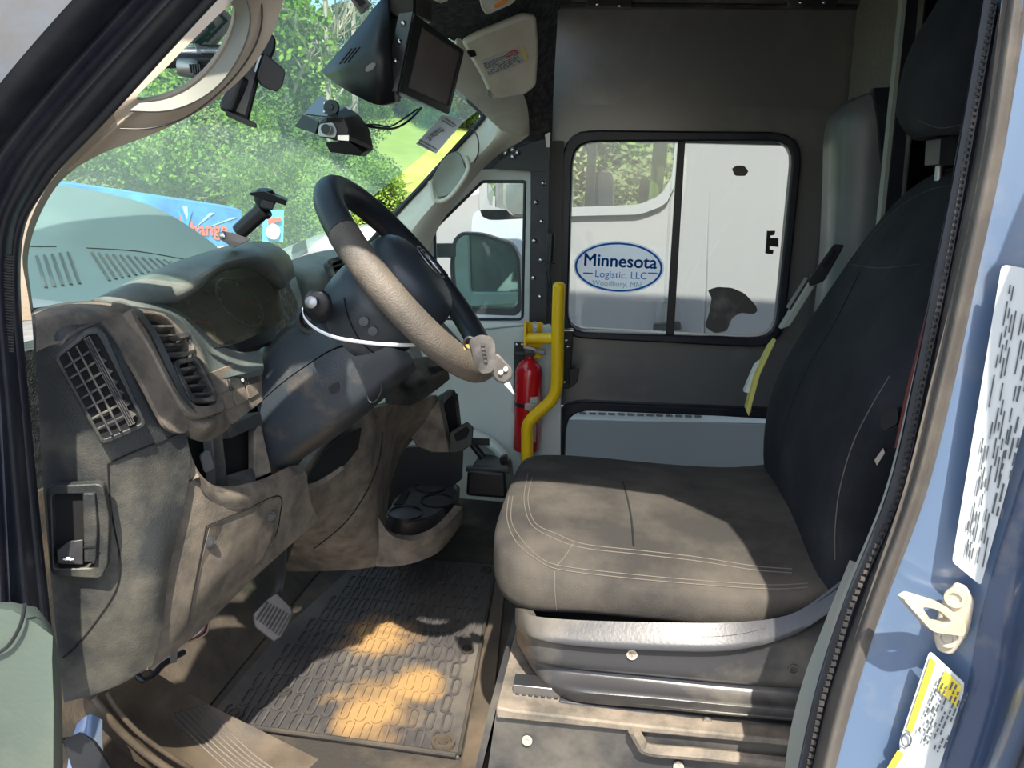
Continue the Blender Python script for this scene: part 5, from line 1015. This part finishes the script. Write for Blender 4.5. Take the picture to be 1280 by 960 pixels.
hull2('flat_head', rnd([(312, 241, 1.19), (330, 239, 1.19), (359, 251, 1.2), (357, 257, 1.2), (338, 250, 1.2), (313, 244, 1.19)], .15), rnd([(316, 239, 1.26), (334, 237, 1.26), (360, 248, 1.26), (359, 253, 1.26), (340, 247, 1.26), (318, 242, 1.26)], .15), 'black', pm, bevel=.001)
hull2('head_neck', [(325, 247, 1.2), (343, 252, 1.2), (341, 263, 1.2), (326, 260, 1.2)], [(325, 247, 1.24), (343, 252, 1.24), (341, 263, 1.24), (326, 260, 1.24)], 'black', pm, bevel=.002)
# ------------------------------------------------------------------ passenger side: door skin, small window, mirror, rivet strip
DY = 2.52
pd = thing('passenger_door', 'white passenger door panel with small five-sided window', 'door', (600, 600, DY))
def dy(*p): return [(a, b, DY) for a, b in p]
ring('window_surround', rnd(dy((500, 420), (505, 340), (548, 262), (598, 212), (664, 210), (668, 412)), .08), rnd(dy((546, 398), (543, 286), (603, 227), (656, 227), (653, 398)), .05), 'white', pd, .03, 120, bevel=.005)
tube('window_seal', rnd(dy((546, 399), (543, 286), (603, 227), (656, 227), (653, 399)), .05), .005, 'seal', pd, k=1, n=6, closed=True)
slab('window_pane', dy((543, 402), (540, 284), (602, 224), (659, 224), (656, 402)), 'sideglass', pd, .004, lift=-.01)
skin = surf('door_skin', [
    [(470, 398, 2.51), (550, 400, 2.5), (610, 402, 2.5), (686, 406, 2.5)],
    [(470, 425, 2.5), (550, 420, 2.485), (610, 416, 2.485), (690, 412, 2.485)],
    [(460, 480, 2.5), (560, 480, 2.48), (620, 478, 2.48), (700, 476, 2.48)],
    [(450, 560, 2.46), (560, 560, 2.46), (630, 560, 2.46), (700, 560, 2.46)],
    [(450, 640, 2.46), (560, 640, 2.46), (640, 640, 2.46), (700, 640, 2.46)]], 'white', pd, .03, 4)
seam('swage_line', [skin], [(580, 413), (600, 412), (640, 408), (680, 405)], .003, 'truckgrey', pd)
tube('wheel_arch', [(560, 535, 2.44), (595, 545, 2.42), (620, 560, 2.4), (634, 580, 2.38), (640, 610, 2.38)], .02, 'white', pd)
mr_ = thing('side_mirror', 'large passenger side mirror with greenish glass outside the small window', 'mirror', (600, 400, 2.75))
mo_ = rnd([(566, 300, 2.78), (575, 290, 2.78), (600, 291, 2.78), (640, 304, 2.78), (650, 322, 2.78), (652, 388, 2.78), (645, 395, 2.78), (566, 392, 2.78), (562, 330, 2.78)], .35)
ring('mirror_housing', mo_, rnd([(569, 303, 2.78), (578, 294, 2.78), (600, 295, 2.78), (637, 307, 2.78), (646, 324, 2.78), (647, 380, 2.78), (640, 386, 2.78), (570, 384, 2.78), (566, 332, 2.78)], .35), 'black', mr_, .06, 90, bevel=.003)
slab('mirror_glass', rnd([(567, 301, 2.79), (577, 292, 2.79), (600, 293, 2.79), (639, 306, 2.79), (648, 323, 2.79), (649, 388, 2.80), (568, 386, 2.80), (564, 331, 2.80)], .35), 'mirror', mr_, .01)
hull2('mirror_arm', [(538, 304, 2.62), (568, 304, 2.78), (568, 322, 2.78), (538, 322, 2.62)], [(538, 304, 2.66), (568, 304, 2.84), (568, 322, 2.84), (538, 322, 2.66)], 'black', mr_, bevel=.004)
rv = thing('rivet_strip', 'black upright steel strip with a zigzag of bright rivets', 'strip', (675, 420, 2.5))
slab('strip', [(664, 214, 2.49), (687, 212, 2.49), (683, 420, 2.49), (661, 420, 2.49)], 'seal', rv, .02, bevel=.001)
slab('gusset', rnd([(614, 211, 2.485), (640, 190, 2.485), (664, 178, 2.485), (688, 172, 2.485), (686, 214, 2.485), (660, 214, 2.485)], .04), 'seal', rv, .015)
for x, y in ((679, 229), (670, 253), (677, 277), (668, 301), (676, 325), (667, 347.5), (675, 371)): inst(rivet_me, 'rivet', rv, (x, y, 2.485)).scale = (1.25,) * 3
for x, y in ((632, 191), (641, 187), (647, 191), (641, 196)): inst(rivet_me, 'bolt', rv, (x, y, 2.48)).scale = (1.3,) * 3
slab('strap_end', rnd([(681, 168, 2.47), (688, 165, 2.47), (687, 184, 2.47), (683, 184, 2.47)], .2), 'steel', rv, .01)
slab('door_post', [(686, 176, 2.53), (705, 176, 2.56), (697, 560, 2.56), (680, 560, 2.53)], 'wall', rv, .02)
gr_ = thing('black_pull_rod', 'black round grip rod with a ring standing before the grey post', 'handle', (686, 370, 2.45))
tube('grip', [(689, 292, 2.44), (687, 330, 2.44)], .013, 'black', gr_, k=1, n=12)
tube('rod', [(687, 330, 2.44), (686, 345, 2.44), (692, 380, 2.44), (698, 400, 2.44)], .008, 'black', gr_)
lathe('ring', (687, 330, 2.44), V(0, 0, 1), [(0, .012), (.002, .02), (.005, .02), (.006, .012)], 'black', gr_)
lk = thing('latch_rail', 'black bolted latch rail behind the yellow grab bar', 'latch', (708, 480, 2.5))
slab('rail', rnd([(704, 412, 2.5), (716, 412, 2.5), (712, 486, 2.5), (703, 486, 2.5)], .1), 'black', lk, .03, bevel=.002)
slab('hook', rnd([(710, 462, 2.47), (724, 460, 2.47), (722, 478, 2.47), (712, 486, 2.47)], .3), 'black', lk, .03, bevel=.002)
for x, y in ((708, 426), (710, 434), (706, 478)): inst(rivet_me, 'bolt', lk, (x, y, 2.49))
tube('steel_pin', [(705, 413, 2.47), (717, 413, 2.47)], .006, 'chrome', lk, k=1)
slab('grey_bar', [(681, 440, 2.52), (685, 440, 2.52), (683, 575, 2.52), (678, 575, 2.52)], 'greyrub', lk, .02)
yb = thing('yellow_grab_bar', 'bright yellow bent tubular grab bar bolted beside the doorway', 'grab bar', (660, 575, 2.2))
tube('bar', [(699, 358, 2.33), (698.5, 366, 2.33), (697, 420, 2.33), (696.5, 470, 2.33), (695, 488, 2.33), (688, 502, 2.33), (668, 520, 2.33), (660, 532, 2.33), (659, 550, 2.33), (659, 590, 2.33)], .0195, 'yellow', yb, k=4, n=16)
lathe('rounded_end', (699, 358, 2.33), V(0, 0, 1), [(-.002, .0195), (.006, .018), (.012, .012), (.014, .0001)], 'yellow', yb, 16)
tube('cross_bar', [(659, 423, 2.36), (697, 423, 2.34)], .017, 'yellow', yb, k=1, n=14)
slab('bolt_plate', rnd([(660, 403, 2.4), (679, 403, 2.42), (677, 448, 2.42), (667, 448, 2.42), (660, 430, 2.4)], .15), 'yellow', yb, .008, bevel=.002)
slab('flange', [(657, 402, 2.34), (661, 403, 2.42), (661, 432, 2.42), (657, 432, 2.34)], 'yellow', yb, .006)
for x, y in ((669, 405.5), (669, 412.5)): lathe('bolt', (x, y, 2.4), V(.1, -1, 0), [(0, .011), (.004, .011), (.004, .007), (.012, .006), (.012, .001)], 'steel', yb, 6)
fe = thing('fire_extinguisher', 'red fire extinguisher strapped in a black bracket behind the yellow bar', 'fire extinguisher', (660, 560, 2.42))
fx, fz0 = P((660, 500, 2.42)), P((660, 562, 2.42)).z; zt3 = P((660, 448, 2.42)).z; RR = .044
fc = V(fx.x, 2.42, fz0); Hh = zt3 - fz0
lathe('cylinder', fc, V(0, 0, 1), [(0, RR * .9), (.006, RR), (Hh * .86, RR), (Hh * .93, RR * .85), (Hh * .98, RR * .5), (Hh, RR * .3), (Hh + .012, RR * .28)], 'red', fe, 32)
slab('paper_label', [fc + V(RR * 1.02 * math.sin(a), -RR * 1.02 * math.cos(a), z) for a, z in ((.25, Hh * .12), (.55, Hh * .12), (.85, Hh * .12), (.85, Hh * .62), (.55, Hh * .62), (.25, Hh * .62))], 'paper', fe, .001)
lathe('strap', fc + V(0, 0, Hh * .5), V(0, 0, 1), [(0, RR * 1.04), (.012, RR * 1.04)], 'black', fe, 28)
slab('strap_clasp', rnd([fc + V(x, -RR * 1.1, Hh * .5 + z) for x, z in ((-.005, -.006), (.05, -.006), (.05, .018), (-.005, .018))], .3), 'steel', fe, .008, bevel=.001)
top = fc + V(0, 0, Hh + .01)
hull2('valve', [top + V(-.018, -.018, 0), top + V(.018, -.018, 0), top + V(.016, -.018, .03), top + V(-.016, -.018, .03)], [top + V(-.018, .018, 0), top + V(.018, .018, 0), top + V(.016, .018, .03), top + V(-.016, .018, .03)], 'shield', fe, bevel=.003)
hull2('lever', [top + V(-.02, -.02, .025), top + V(.05, -.02, .015), top + V(.05, -.02, .022), top + V(-.02, -.02, .04)], [top + V(-.02, .01, .025), top + V(.05, .01, .015), top + V(.05, .01, .022), top + V(-.02, .01, .04)], 'steel', fe, bevel=.002)
hull2('carry_handle', [top + V(-.05, -.02, .0), top + V(.02, -.02, .005), top + V(.02, -.02, .012), top + V(-.05, -.02, .01)], [top + V(-.05, .01, .0), top + V(.02, .01, .005), top + V(.02, .01, .012), top + V(-.05, .01, .01)], 'black', fe, bevel=.002)
lathe('nozzle', top + V(.02, -.02, .02), V(1, -.3, -.1), [(0, .008), (.03, .008), (.034, .006), (.034, .001)], 'truckgrey', fe, 12)
slab('bracket', [(643, 428, 2.47), (652, 428, 2.47), (650, 520, 2.47), (641, 520, 2.47)], 'black', fe, .02)
slab('bracket_head', rnd([(643, 428, 2.465), (668, 430, 2.465), (668, 452, 2.465), (643, 452, 2.465)], .1), 'black', fe, .01)
for x, y in ((646, 431), (653, 431), (645, 442)): inst(rivet_me, 'bolt', fe, (x, y, 2.46))
slab('inspection_tag', [(641, 492, 2.45), (643, 492, 2.45), (642, 517, 2.45), (639, 514, 2.45)], 'paper', fe, .001)
# black box on the cab floor
bxb = thing('floor_box', 'black plastic box with bracket on the floor before the passenger door', 'box', (610, 620, 2.2))
hull2('box_body', [(584, 588, 2.12), (632, 590, 2.12), (640, 574, 2.12), (636, 622, 2.12), (585, 620, 2.12)][:2] + [(634, 624, 2.12), (582, 620, 2.12)], [(600, 566, 2.4), (640, 572, 2.4), (644, 600, 2.4), (598, 600, 2.4)], 'black', bxb, bevel=.01)
slab('lid_edge', [(582, 584, 2.13), (636, 586, 2.13), (636, 592, 2.13), (582, 590, 2.13)], 'shield', bxb, .02, bevel=.003)
hull2('bracket', [(590, 547, 2.2), (612, 548, 2.2), (612, 557, 2.2), (590, 556, 2.2)], [(590, 547, 2.26), (612, 548, 2.26), (612, 557, 2.26), (590, 556, 2.26)], 'black', bxb, bevel=.002)
tube('bracket_leg', [(588, 552, 2.24), (596, 562, 2.24), (604, 572, 2.24)], .012, 'black', bxb)
slab('clip', rnd([(624, 572, 2.2), (633, 570, 2.2), (636, 580, 2.2), (626, 582, 2.2)], .3), 'black', bxb, .02)
# ------------------------------------------------------------------ floor: mat, sill, pedal, seat pedestal
fm = thing('floor_mat', 'black rubber floor mat with oblong treads, dusted with orange dirt in its sunlit patch', 'floor mat', PZ(450, 800, 0))
mq = [PZ(*q, .008) for q in ((256, 902), (420, 925), (574, 946), (600, 820), (621, 706), (540, 700), (455, 694), (350, 790))]
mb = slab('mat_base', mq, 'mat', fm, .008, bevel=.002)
a, b, c, d = PZ(262, 900, .012), PZ(568, 942, .012), PZ(616, 708, .012), PZ(462, 696, .012)
def mp(u, v): return a.lerp(b, u).lerp(d.lerp(c, u), v)
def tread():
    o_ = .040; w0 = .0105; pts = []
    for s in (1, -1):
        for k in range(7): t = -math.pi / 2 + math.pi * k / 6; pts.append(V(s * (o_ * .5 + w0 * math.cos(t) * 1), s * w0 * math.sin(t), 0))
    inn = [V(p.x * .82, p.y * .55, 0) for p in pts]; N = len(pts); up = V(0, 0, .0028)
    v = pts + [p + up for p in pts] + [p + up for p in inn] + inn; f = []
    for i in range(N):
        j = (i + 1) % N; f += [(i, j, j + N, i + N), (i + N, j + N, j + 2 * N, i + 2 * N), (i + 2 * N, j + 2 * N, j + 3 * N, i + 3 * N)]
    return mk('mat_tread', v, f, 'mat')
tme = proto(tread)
ang = math.atan2((c - b).y, (c - b).x)
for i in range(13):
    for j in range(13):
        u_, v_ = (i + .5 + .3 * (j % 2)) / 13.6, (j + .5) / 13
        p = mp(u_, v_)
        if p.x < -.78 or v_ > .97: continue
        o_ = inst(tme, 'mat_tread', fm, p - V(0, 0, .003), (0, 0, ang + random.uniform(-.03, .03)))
for x, y, r_ in ((554, 928, .024), (584, 812, .016), (608, 712, .016), (293, 893, .018), (356, 865, .014)):
    lathe('fastener', PZ(x, y, .012), V(0, 0, 1), [(-.004, r_), (.003, r_ * .95), (.003, r_ * .7), (.0, r_ * .66), (.001, r_ * .4), (.004, r_ * .38), (.004, .0005)], 'floorm' if r_ < .02 else 'sill', fm, 22)
tube('raised_edge', [PZ(*q, .014) for q in ((574, 942), (590, 862), (604, 790), (620, 708))], .004, 'floorm', fm, k=3, n=8)
tube('raised_edge', [PZ(*q, .013) for q in ((262, 902), (420, 923), (570, 944))], .005, 'floorm', fm, k=3, n=8)
struct(surf('trim_3', [[PZ(576, 960, .012), PZ(596, 850, .012), (PZ(610, 780, .012)), PZ(622, 708, .012)], [PZ(606, 975, .016), PZ(616, 880, .016), PZ(626, 780, .016), PZ(634, 700, .016)]], 'sill', None, .02, 4))
# sill at the doorway
sl_ = thing('door_sill', 'brown dusty step plate with fine ribs inside the driver doorway', 'sill', PZ(260, 930, 0))
sill = surf('step_plate', [
    [(182, 838, .98), (200, 845, 1.05), (260, 880, 1.14), (330, 915, 1.17), (400, 950, 1.17), (470, 985, 1.17)],
    [(145, 858, .95), (165, 880, 1.0), (225, 915, 1.08), (300, 940, 1.12), (360, 965, 1.12), (430, 1010, 1.12)],
    [(105, 872, .92), (135, 895, .93), (185, 945, .97), (240, 975, 1.02), (300, 1000, 1.04), (360, 1040, 1.05)]], 'sill', sl_, .02, 5)
HB.clear()
for i in range(7): seam('rib', sill, [(212 + i * 7, 893 - i * 3 + i * 1, ), (250 + i * 11, 930 + i * 2), (285 + i * 13, 962 + i * 2)], .0016, 'greyrub', sl_)
tube('moulded_ridge', [(118, 872, .9), (132, 892, .9), (152, 915, .92), (180, 940, .94), (215, 965, .96)], .006, 'sill', sl_)
tube('moulded_ridge', [(134, 866, .92), (146, 886, .92), (172, 915, .94), (205, 940, .97), (240, 962, 1.0)], .004, 'sill', sl_)
surf('painted_edge', [[(96, 905, .86), (112, 893, .87), (128, 900, .88)], [(88, 935, .84), (110, 930, .85), (130, 945, .86)], [(80, 990, .82), (110, 990, .83), (150, 990, .84)]], 'blue', sl_, .01, 4)
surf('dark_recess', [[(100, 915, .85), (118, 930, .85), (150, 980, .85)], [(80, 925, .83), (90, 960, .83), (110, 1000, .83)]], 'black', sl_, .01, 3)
# lower footwell lining and brake pedal
struct(surf('wall_footwell', [[V(-1.02, .84, .5), V(-1.0, 1.3, .5), V(-.98, 1.7, .5), V(-.96, 2.3, .5)], [V(-.92, .84, .2), V(-.92, 1.3, .2), V(-.92, 1.7, .2), V(-.9, 2.3, .2)], [V(-.78, .84, .005), V(-.78, 1.3, .005), V(-.78, 1.7, .005), V(-.78, 2.3, .005)]], 'floorm', None, .03, 4))
bk_ = thing('brake_pedal', 'ribbed rubber brake pedal below the dashboard', 'pedal', (340, 790, 1.45))
BPn = Plane((316, 770, 1.38), (352, 742, 1.42), (342, 800, 1.36))
hull2('pedal_pad', rnd([BPn(*q) for q in ((315, 768), (334, 748), (346, 740), (364, 758), (367, 768), (352, 796), (342, 803), (318, 784))], .25), rnd([BPn(*q, -.02) for q in ((315, 768), (334, 748), (346, 740), (364, 758), (367, 768), (352, 796), (342, 803), (318, 784))], .25), 'shield', bk_, bevel=.003)
for i in range(8):
    p, q = lerp2((334, 752), (362, 768), i / 7), lerp2((320, 774), (347, 794), i / 7); tube('pad_rib', [BPn(*p, .002), BPn(*q, .002)], .0028, 'greyrub', bk_, k=1, n=6)
tube('pedal_arm', [(345, 745, 1.45), (350, 722, 1.46), (352, 690, 1.46), (356, 640, 1.46)], .012, 'black', bk_, flat=V(1, 0, 0))
# ------------------------------------------------------------------ driver seat
ds = thing('driver_seat', 'black cloth driver seat with dusty tan cushion top and tall backrest', 'seat', V(.15, 1.33, .28))
def cush():
    secs = []
    # x, ynear, yfar, zbottom, ztop(edge), crown
    for x, yn, yf, zb, zt, cr_ in ((-.198, 1.20, 1.46, .44, .50, .0), (-.192, 1.14, 1.52, .425, .515, .004), (-.17, 1.095, 1.565, .398, .522, .008), (-.12, 1.065, 1.595, .393, .523, .012), (-.04, 1.055, 1.61, .405, .520, .014), (.06, 1.052, 1.61, .408, .515, .012), (.16, 1.052, 1.61, .412, .512, .010), (.25, 1.055, 1.605, .43, .515, .008), (.33, 1.065, 1.59, .47, .53, .006), (.38, 1.09, 1.56, .49, .54, .004)):
        yc = (yn + yf) / 2; hw = (yf - yn) / 2; zc = (zb + zt) / 2; hh = (zt - zb) / 2; s = []
        for i in range(40):
            a = 2 * math.pi * i / 40 + .01; ca, sa = math.cos(a), math.sin(a); e = .42
            y = math.copysign(abs(ca) ** e, ca); z = math.copysign(abs(sa) ** .45, sa)
            zz = zc + hh * z + (cr_ * math.cos(y * 3.1) * 1.0 if sa > 0 else 0)
            s.append(V(x, yc + hw * y, zz))
        secs.append([p + V(.014, 0, 0) for p in s])
    return loft('cushion', secs, 'fabrictop', ds, 3)
cu_ = cush()
bev = [(933, 530), (944, 475), (962, 438), (985, 400), (1012, 355), (1042, 310), (1072, 268), (1100, 240), (1130, 222)]
def back():
    secs = []; YF = 1.60
    prof = [(936, 612, 1.585), (933, 560, 1.60), (937, 505, 1.605), (950, 462, 1.60), (975, 415, 1.59), (1010, 358, 1.575), (1045, 306, 1.56), (1085, 254, 1.54), (1125, 222, 1.50), (1165, 207, 1.44), (1190, 203, 1.40)]
    for i, q in enumerate(prof):
        p = P(q); t = i / (len(prof) - 1); yn = 1.05 + (.16 * max(0, t - .72) / .28 * 1.2); th = .15 - .04 * t
        yc = (q[2] + yn) / 2; hw = (q[2] - yn) / 2; s = []
        for k in range(36):
            a = 2 * math.pi * k / 36; ca, sa = math.cos(a), math.sin(a); y = math.copysign(abs(ca) ** .55, ca); x = math.copysign(abs(sa) ** .6, sa)
            bol = .028 * (abs(y) ** 3) * (1 - t * .8)
            s.append(V(p.x + th / 2 + (.015 if t < .1 else .01) + th / 2 * -x * 1.0 - (bol if x > 0 else 0) + .018, yc + hw * y, p.z))
        secs.append(s)
    return loft('backrest', secs, 'fabric', ds, 3)
bk2 = back()
def head():
    secs = []
    for (xl, y, xr) in ((1206, -40, 1270), (1190, -5, 1275), (1168, 28, 1272), (1150, 68, 1268), (1140, 110, 1262), (1139, 138, 1256), (1147, 160, 1248), (1160, 170, 1238)):
        p = P((xl, y, 1.33)); p2 = P((xr, y, 1.33)); s = []; hx = (p2.x - p.x) / 2 * .8; hw = .125 if y > -20 else .1
        if y > 150: hw = .105
        for k in range(28):
            a = 2 * math.pi * k / 28; ca, sa = math.cos(a), math.sin(a)
            s.append(V(p.x + hx + hx * math.copysign(abs(ca) ** .7, ca), 1.33 + hw * math.copysign(abs(sa) ** .6, sa), p.z))
        secs.append(s)
    return loft('headrest', secs, 'fabric', ds, 3)
hd = head()
for dx in (-.06, .06): tube('headrest_post', [P((1192, 225, 1.33)) + V(.0, dx, 0), P((1200, 150, 1.33)) + V(0, dx, 0)], .007, 'steel', ds, k=1)
slab('post_guide', rnd([(1176, 172, 1.30), (1198, 168, 1.30), (1194, 206, 1.30), (1174, 206, 1.30)], .1), 'black', ds, .06)
HB.clear()
ST = .0008
for dyy in (0, 5):
    seam('stitch_line', cu_, [(660 + dyy, 592 + dyy), (655 + dyy, 625), (664 + dyy, 655 - dyy * .3), (690 + dyy, 672 - dyy), (730, 685 - dyy), (800, 693 - dyy), (870, 701 - dyy), (940, 712 - dyy), (990, 716 - dyy)], ST, 'stitch', ds)
    seam('stitch_line', cu_, [(636 + dyy, 620), (634 + dyy, 650), (646 + dyy, 678 - dyy), (672, 700 - dyy), (700, 712 - dyy), (780, 722 - dyy), (880, 731 - dyy), (960, 736 - dyy), (1010, 734 - dyy)], ST, 'stitch', ds)
seam('stitch_line', cu_, [(695, 708), (706, 696), (716, 680)], ST, 'stitch', ds)
seam('stitch_line', cu_, [(693, 714), (694, 745), (697, 776)], ST, 'stitch', ds)
seam('cushion_seam', cu_, [(779, 603), (786, 630), (790, 655), (792, 682)], .0018, 'fabric', ds)
seam('stitch_line', bk2, [(1112, 470), (1088, 510), (1066, 555), (1050, 610), (1044, 660), (1044, 700)], ST, 'stitch', ds)
seam('stitch_line', bk2, [(1062, 330), (1100, 335), (1150, 330)], ST, 'fabrictop', ds)
seam('stitch_line', bk2, [(1060, 335), (1085, 300), (1120, 262), (1160, 238), (1190, 232)], ST, 'fabrictop', ds)
seam('stitch_line', bk2, [(1075, 340), (1045, 400), (1010, 460), (985, 520), (972, 580)], .0014, 'hole', ds)
seam('stitch_line', bk2, [(950, 590), (948, 530), (958, 480)], ST, 'fabrictop', ds)
seam('stitch_line', hd, [(1148, 150), (1175, 160), (1205, 155)], ST, 'fabrictop', ds)
# side shield
R0 = [(644, 760, 1.09), (650, 762, 1.07), (668, 770, 1.045), (720, 775, 1.035), (820, 778, 1.03), (915, 778, 1.03), (985, 769, 1.02), (1030, 742, 1.02), (1075, 706, 1.02)]
def off(rw, d, Yd): return [(x + dx, y + d_, Yy + Yd) for (x, y, Yy), (dx, d_) in zip(rw, d)]
R1 = [(644, 778, 1.08), (652, 787, 1.055), (670, 797, 1.02), (722, 805, 1.01), (820, 811, 1.005), (915, 811, 1.005), (988, 794, 1.005), (1036, 766, 1.005), (1082, 732, 1.005)]
R2 = [(645, 781, 1.085), (654, 792, 1.06), (672, 801, 1.03), (722, 809, 1.02), (820, 814, 1.015), (915, 814, 1.015), (990, 798, 1.015), (1038, 772, 1.015), (1084, 740, 1.015)]
R3 = [(646, 800, 1.10), (657, 818, 1.06), (676, 826, 1.03), (724, 833, 1.02), (820, 842, 1.015), (915, 850, 1.015), (990, 854, 1.015), (1038, 856, 1.015), (1084, 856, 1.015)]
R4 = [(650, 808, 1.11), (662, 824, 1.07), (680, 831, 1.045), (724, 838, 1.035), (820, 847, 1.03), (915, 856, 1.03), (990, 860, 1.03), (1038, 861, 1.03), (1084, 861, 1.03)]
R5 = [(654, 818, 1.11), (668, 836, 1.06), (688, 846, 1.035), (728, 852, 1.02), (820, 862, 1.015), (915, 872, 1.015), (990, 878, 1.015), (1038, 880, 1.015), (1084, 880, 1.015)]
R6 = [(660, 832, 1.11), (676, 850, 1.05), (696, 860, 1.02), (732, 866, 1.0), (820, 873, .998), (915, 882, .998), (990, 888, .998), (1038, 889, .998), (1084, 889, .998)]
R7 = [(668, 846, 1.12), (682, 862, 1.06), (702, 872, 1.03), (736, 879, 1.015), (820, 886, 1.01), (915, 895, 1.01), (990, 901, 1.01), (1038, 901, 1.01), (1084, 901, 1.01)]
sh = surf('side_shield', [R0, R1, R2, R3, R4, R5, R6, R7], 'shield', ds, .02, 4)
HB.clear()
for x, y in ((790, 818), (992, 837)):
    p = hit(sh, x, y, .001); lathe('shield_screw', p, V(0, -1, .1), [(0, .008), (.002, .0078), (.002, .0055), (.0, .005), (.0, .0001)], 'striker' if x < 900 else 'shield', ds, 16)
box('seat_pan', V(.12, 1.34, .375), (.5, .46, .07), 'black', ds)
# slide rail
rs = thing('seat_rail', 'black steel seat slide rail with toothed end on the pedestal', 'rail', V(.1, 1.05, .28))
slab('rail_bar', [(698, 876, 1.02), (760, 884, 1.02), (1010, 910, 1.02), (1010, 928, 1.02), (706, 899, 1.02)], 'shield', rs, .04, bevel=.003)
slab('toothed_rail', [(641, 856, 1.03), (700, 862, 1.03), (704, 878, 1.03), (641, 872, 1.03)], 'steel', rs, .03, bevel=.001)
for i in range(7): slab('tooth', rnd([(644 + i * 8, 868 + i * .7, 1.027), (649 + i * 8, 868.5 + i * .7, 1.027), (649 + i * 8, 876 + i * .7, 1.027), (644 + i * 8, 875.5 + i * .7, 1.027)], .2), 'black', rs, .004)
slab('end_block', [(638, 878, 1.02), (702, 884, 1.02), (706, 899, 1.02), (638, 896, 1.02)], 'black', rs, .04, bevel=.002)
slab('rail_tag', rnd([(641, 882, 1.016), (647, 882, 1.016), (647, 892, 1.016), (641, 892, 1.016)], .2), 'steel', rs, .002)
lathe('rail_bolt', (884, 901, 1.015), V(0, -1, 0), [(0, .007), (.003, .006), (.003, .003), (.001, .001)], 'screwm', rs, 14)
tube('cable', [(630, 850, 1.12), (645, 830, 1.14), (650, 860, 1.12), (640, 880, 1.1)], .004, 'greyrub', rs)
pb = thing('seat_pedestal', 'dusty black seat pedestal box with raised step pressing', 'pedestal', V(.2, 1.3, 0))
yP = 1.0
slab('front_face', [(620, 890, yP), (1010, 930, yP), (1010, 1100, yP), (590, 1100, yP)], 'shield', pb, .02)
slab('top_flange', [(620, 884, yP - .01), (640, 888, yP - .01), (800, 907, yP - .01), (1010, 928, yP - .01), (1010, 936, yP - .01), (800, 916, yP - .01), (620, 898, yP - .01)], 'dashdusty', pb, .35, vec=V(0, .5, 0), bevel=.003)
slab('side_face', [(620, 886, yP), (600, 970, yP), (590, 1100, yP), V(-.15, 1.5, -.02), V(-.15, 1.5, .27)], 'shield', pb, .01)
tube('pressed_ridge', [(792, 912, yP - .012), (800, 926, yP - .012), (812, 937, yP - .012), (880, 943, yP - .012), (1000, 956, yP - .012)], .009, 'dashdusty', pb, k=4, n=8)
for x, y in ((659, 925), (848, 957)): lathe('screw', (x, y, yP - .003), V(0, -1, 0), [(0, .008), (.003, .0078), (.003, .004), (.001, .003), (.001, .0001)], 'striker', pb, 16)
# folded jump seat behind and the parts of it that show beside the backrest
js = thing('jump_seat', 'grey vinyl folded passenger jump seat back behind the driver seat', 'seat', (1070, 420, 2.2))
def js_sec(y, xl, xr, yy):
    p, q = P((xl, y, 2.2)), P((xr, y, 2.2)); return [V(p.x, 2.32, p.z), V(p.x + .005, 2.2, p.z), V(p.x + .03, 2.16, p.z), V(q.x, 2.15, q.z), V(q.x + .03, 2.2, q.z), V(q.x + .03, 2.35, q.z), V((p.x + q.x) / 2, 2.38, p.z)]
loft('back_cushion', [js_sec(*q, 0) for q in ((112, 1098, 1114), (118, 1078, 1124), (132, 1058, 1128), (150, 1047, 1126), (180, 1043, 1122), (220, 1042, 1116), (270, 1040, 1110), (340, 1036, 1104), (400, 1030, 1098))], 'vinyl', js, 3)
slab('black_edge', [(1092, 110, 2.14), (1130, 108, 2.14), (1112, 235, 2.14), (1102, 200, 2.14), (1098, 150, 2.14)], 'seal', js, .03)
arm = thing('armrest_bracket', 'black folded armrest bracket on pale rail beside the seat backrest', 'armrest', (1000, 400, 1.72))
hull2('bracket', rnd([(1010, 350, 1.7), (1042, 305, 1.7), (1056, 306, 1.7), (1030, 352, 1.7), (1012, 358, 1.7)], .25), rnd([(1010, 350, 1.76), (1042, 305, 1.76), (1056, 306, 1.76), (1030, 352, 1.76), (1012, 358, 1.76)], .25), 'black', arm, bevel=.003)
slab('slot', rnd([(1028, 332, 1.695), (1042, 312, 1.695), (1046, 314, 1.695), (1032, 336, 1.695)], .2), 'hole', arm, .003)
slab('pale_rail', [(1012, 352, 1.71), (1022, 354, 1.71), (988, 408, 1.71), (975, 412, 1.71)], 'palegreen', arm, .03, bevel=.003)
slab('dark_rail', [(1010, 348, 1.72), (1016, 350, 1.72), (990, 388, 1.72), (986, 386, 1.72)], 'black', arm, .03)
slab('yellow_edge', [(962, 434, 1.66), (970, 425, 1.66), (950, 468, 1.66), (936, 520, 1.66), (933, 512, 1.66), (944, 470, 1.66)], material('yellow foam', (.55, .5, .12), .7), arm, .03)
slab('white_clip', [(944, 458, 1.68), (950, 452, 1.68), (938, 492, 1.68), (930, 490, 1.68)], 'white', arm, .02)
hull2('recline_lever', rnd([(926, 596, 1.62), (940, 586, 1.62), (946, 600, 1.62), (936, 606, 1.62)], .3), rnd([(926, 596, 1.66), (940, 586, 1.66), (946, 600, 1.66), (936, 606, 1.66)], .3), 'black', arm)
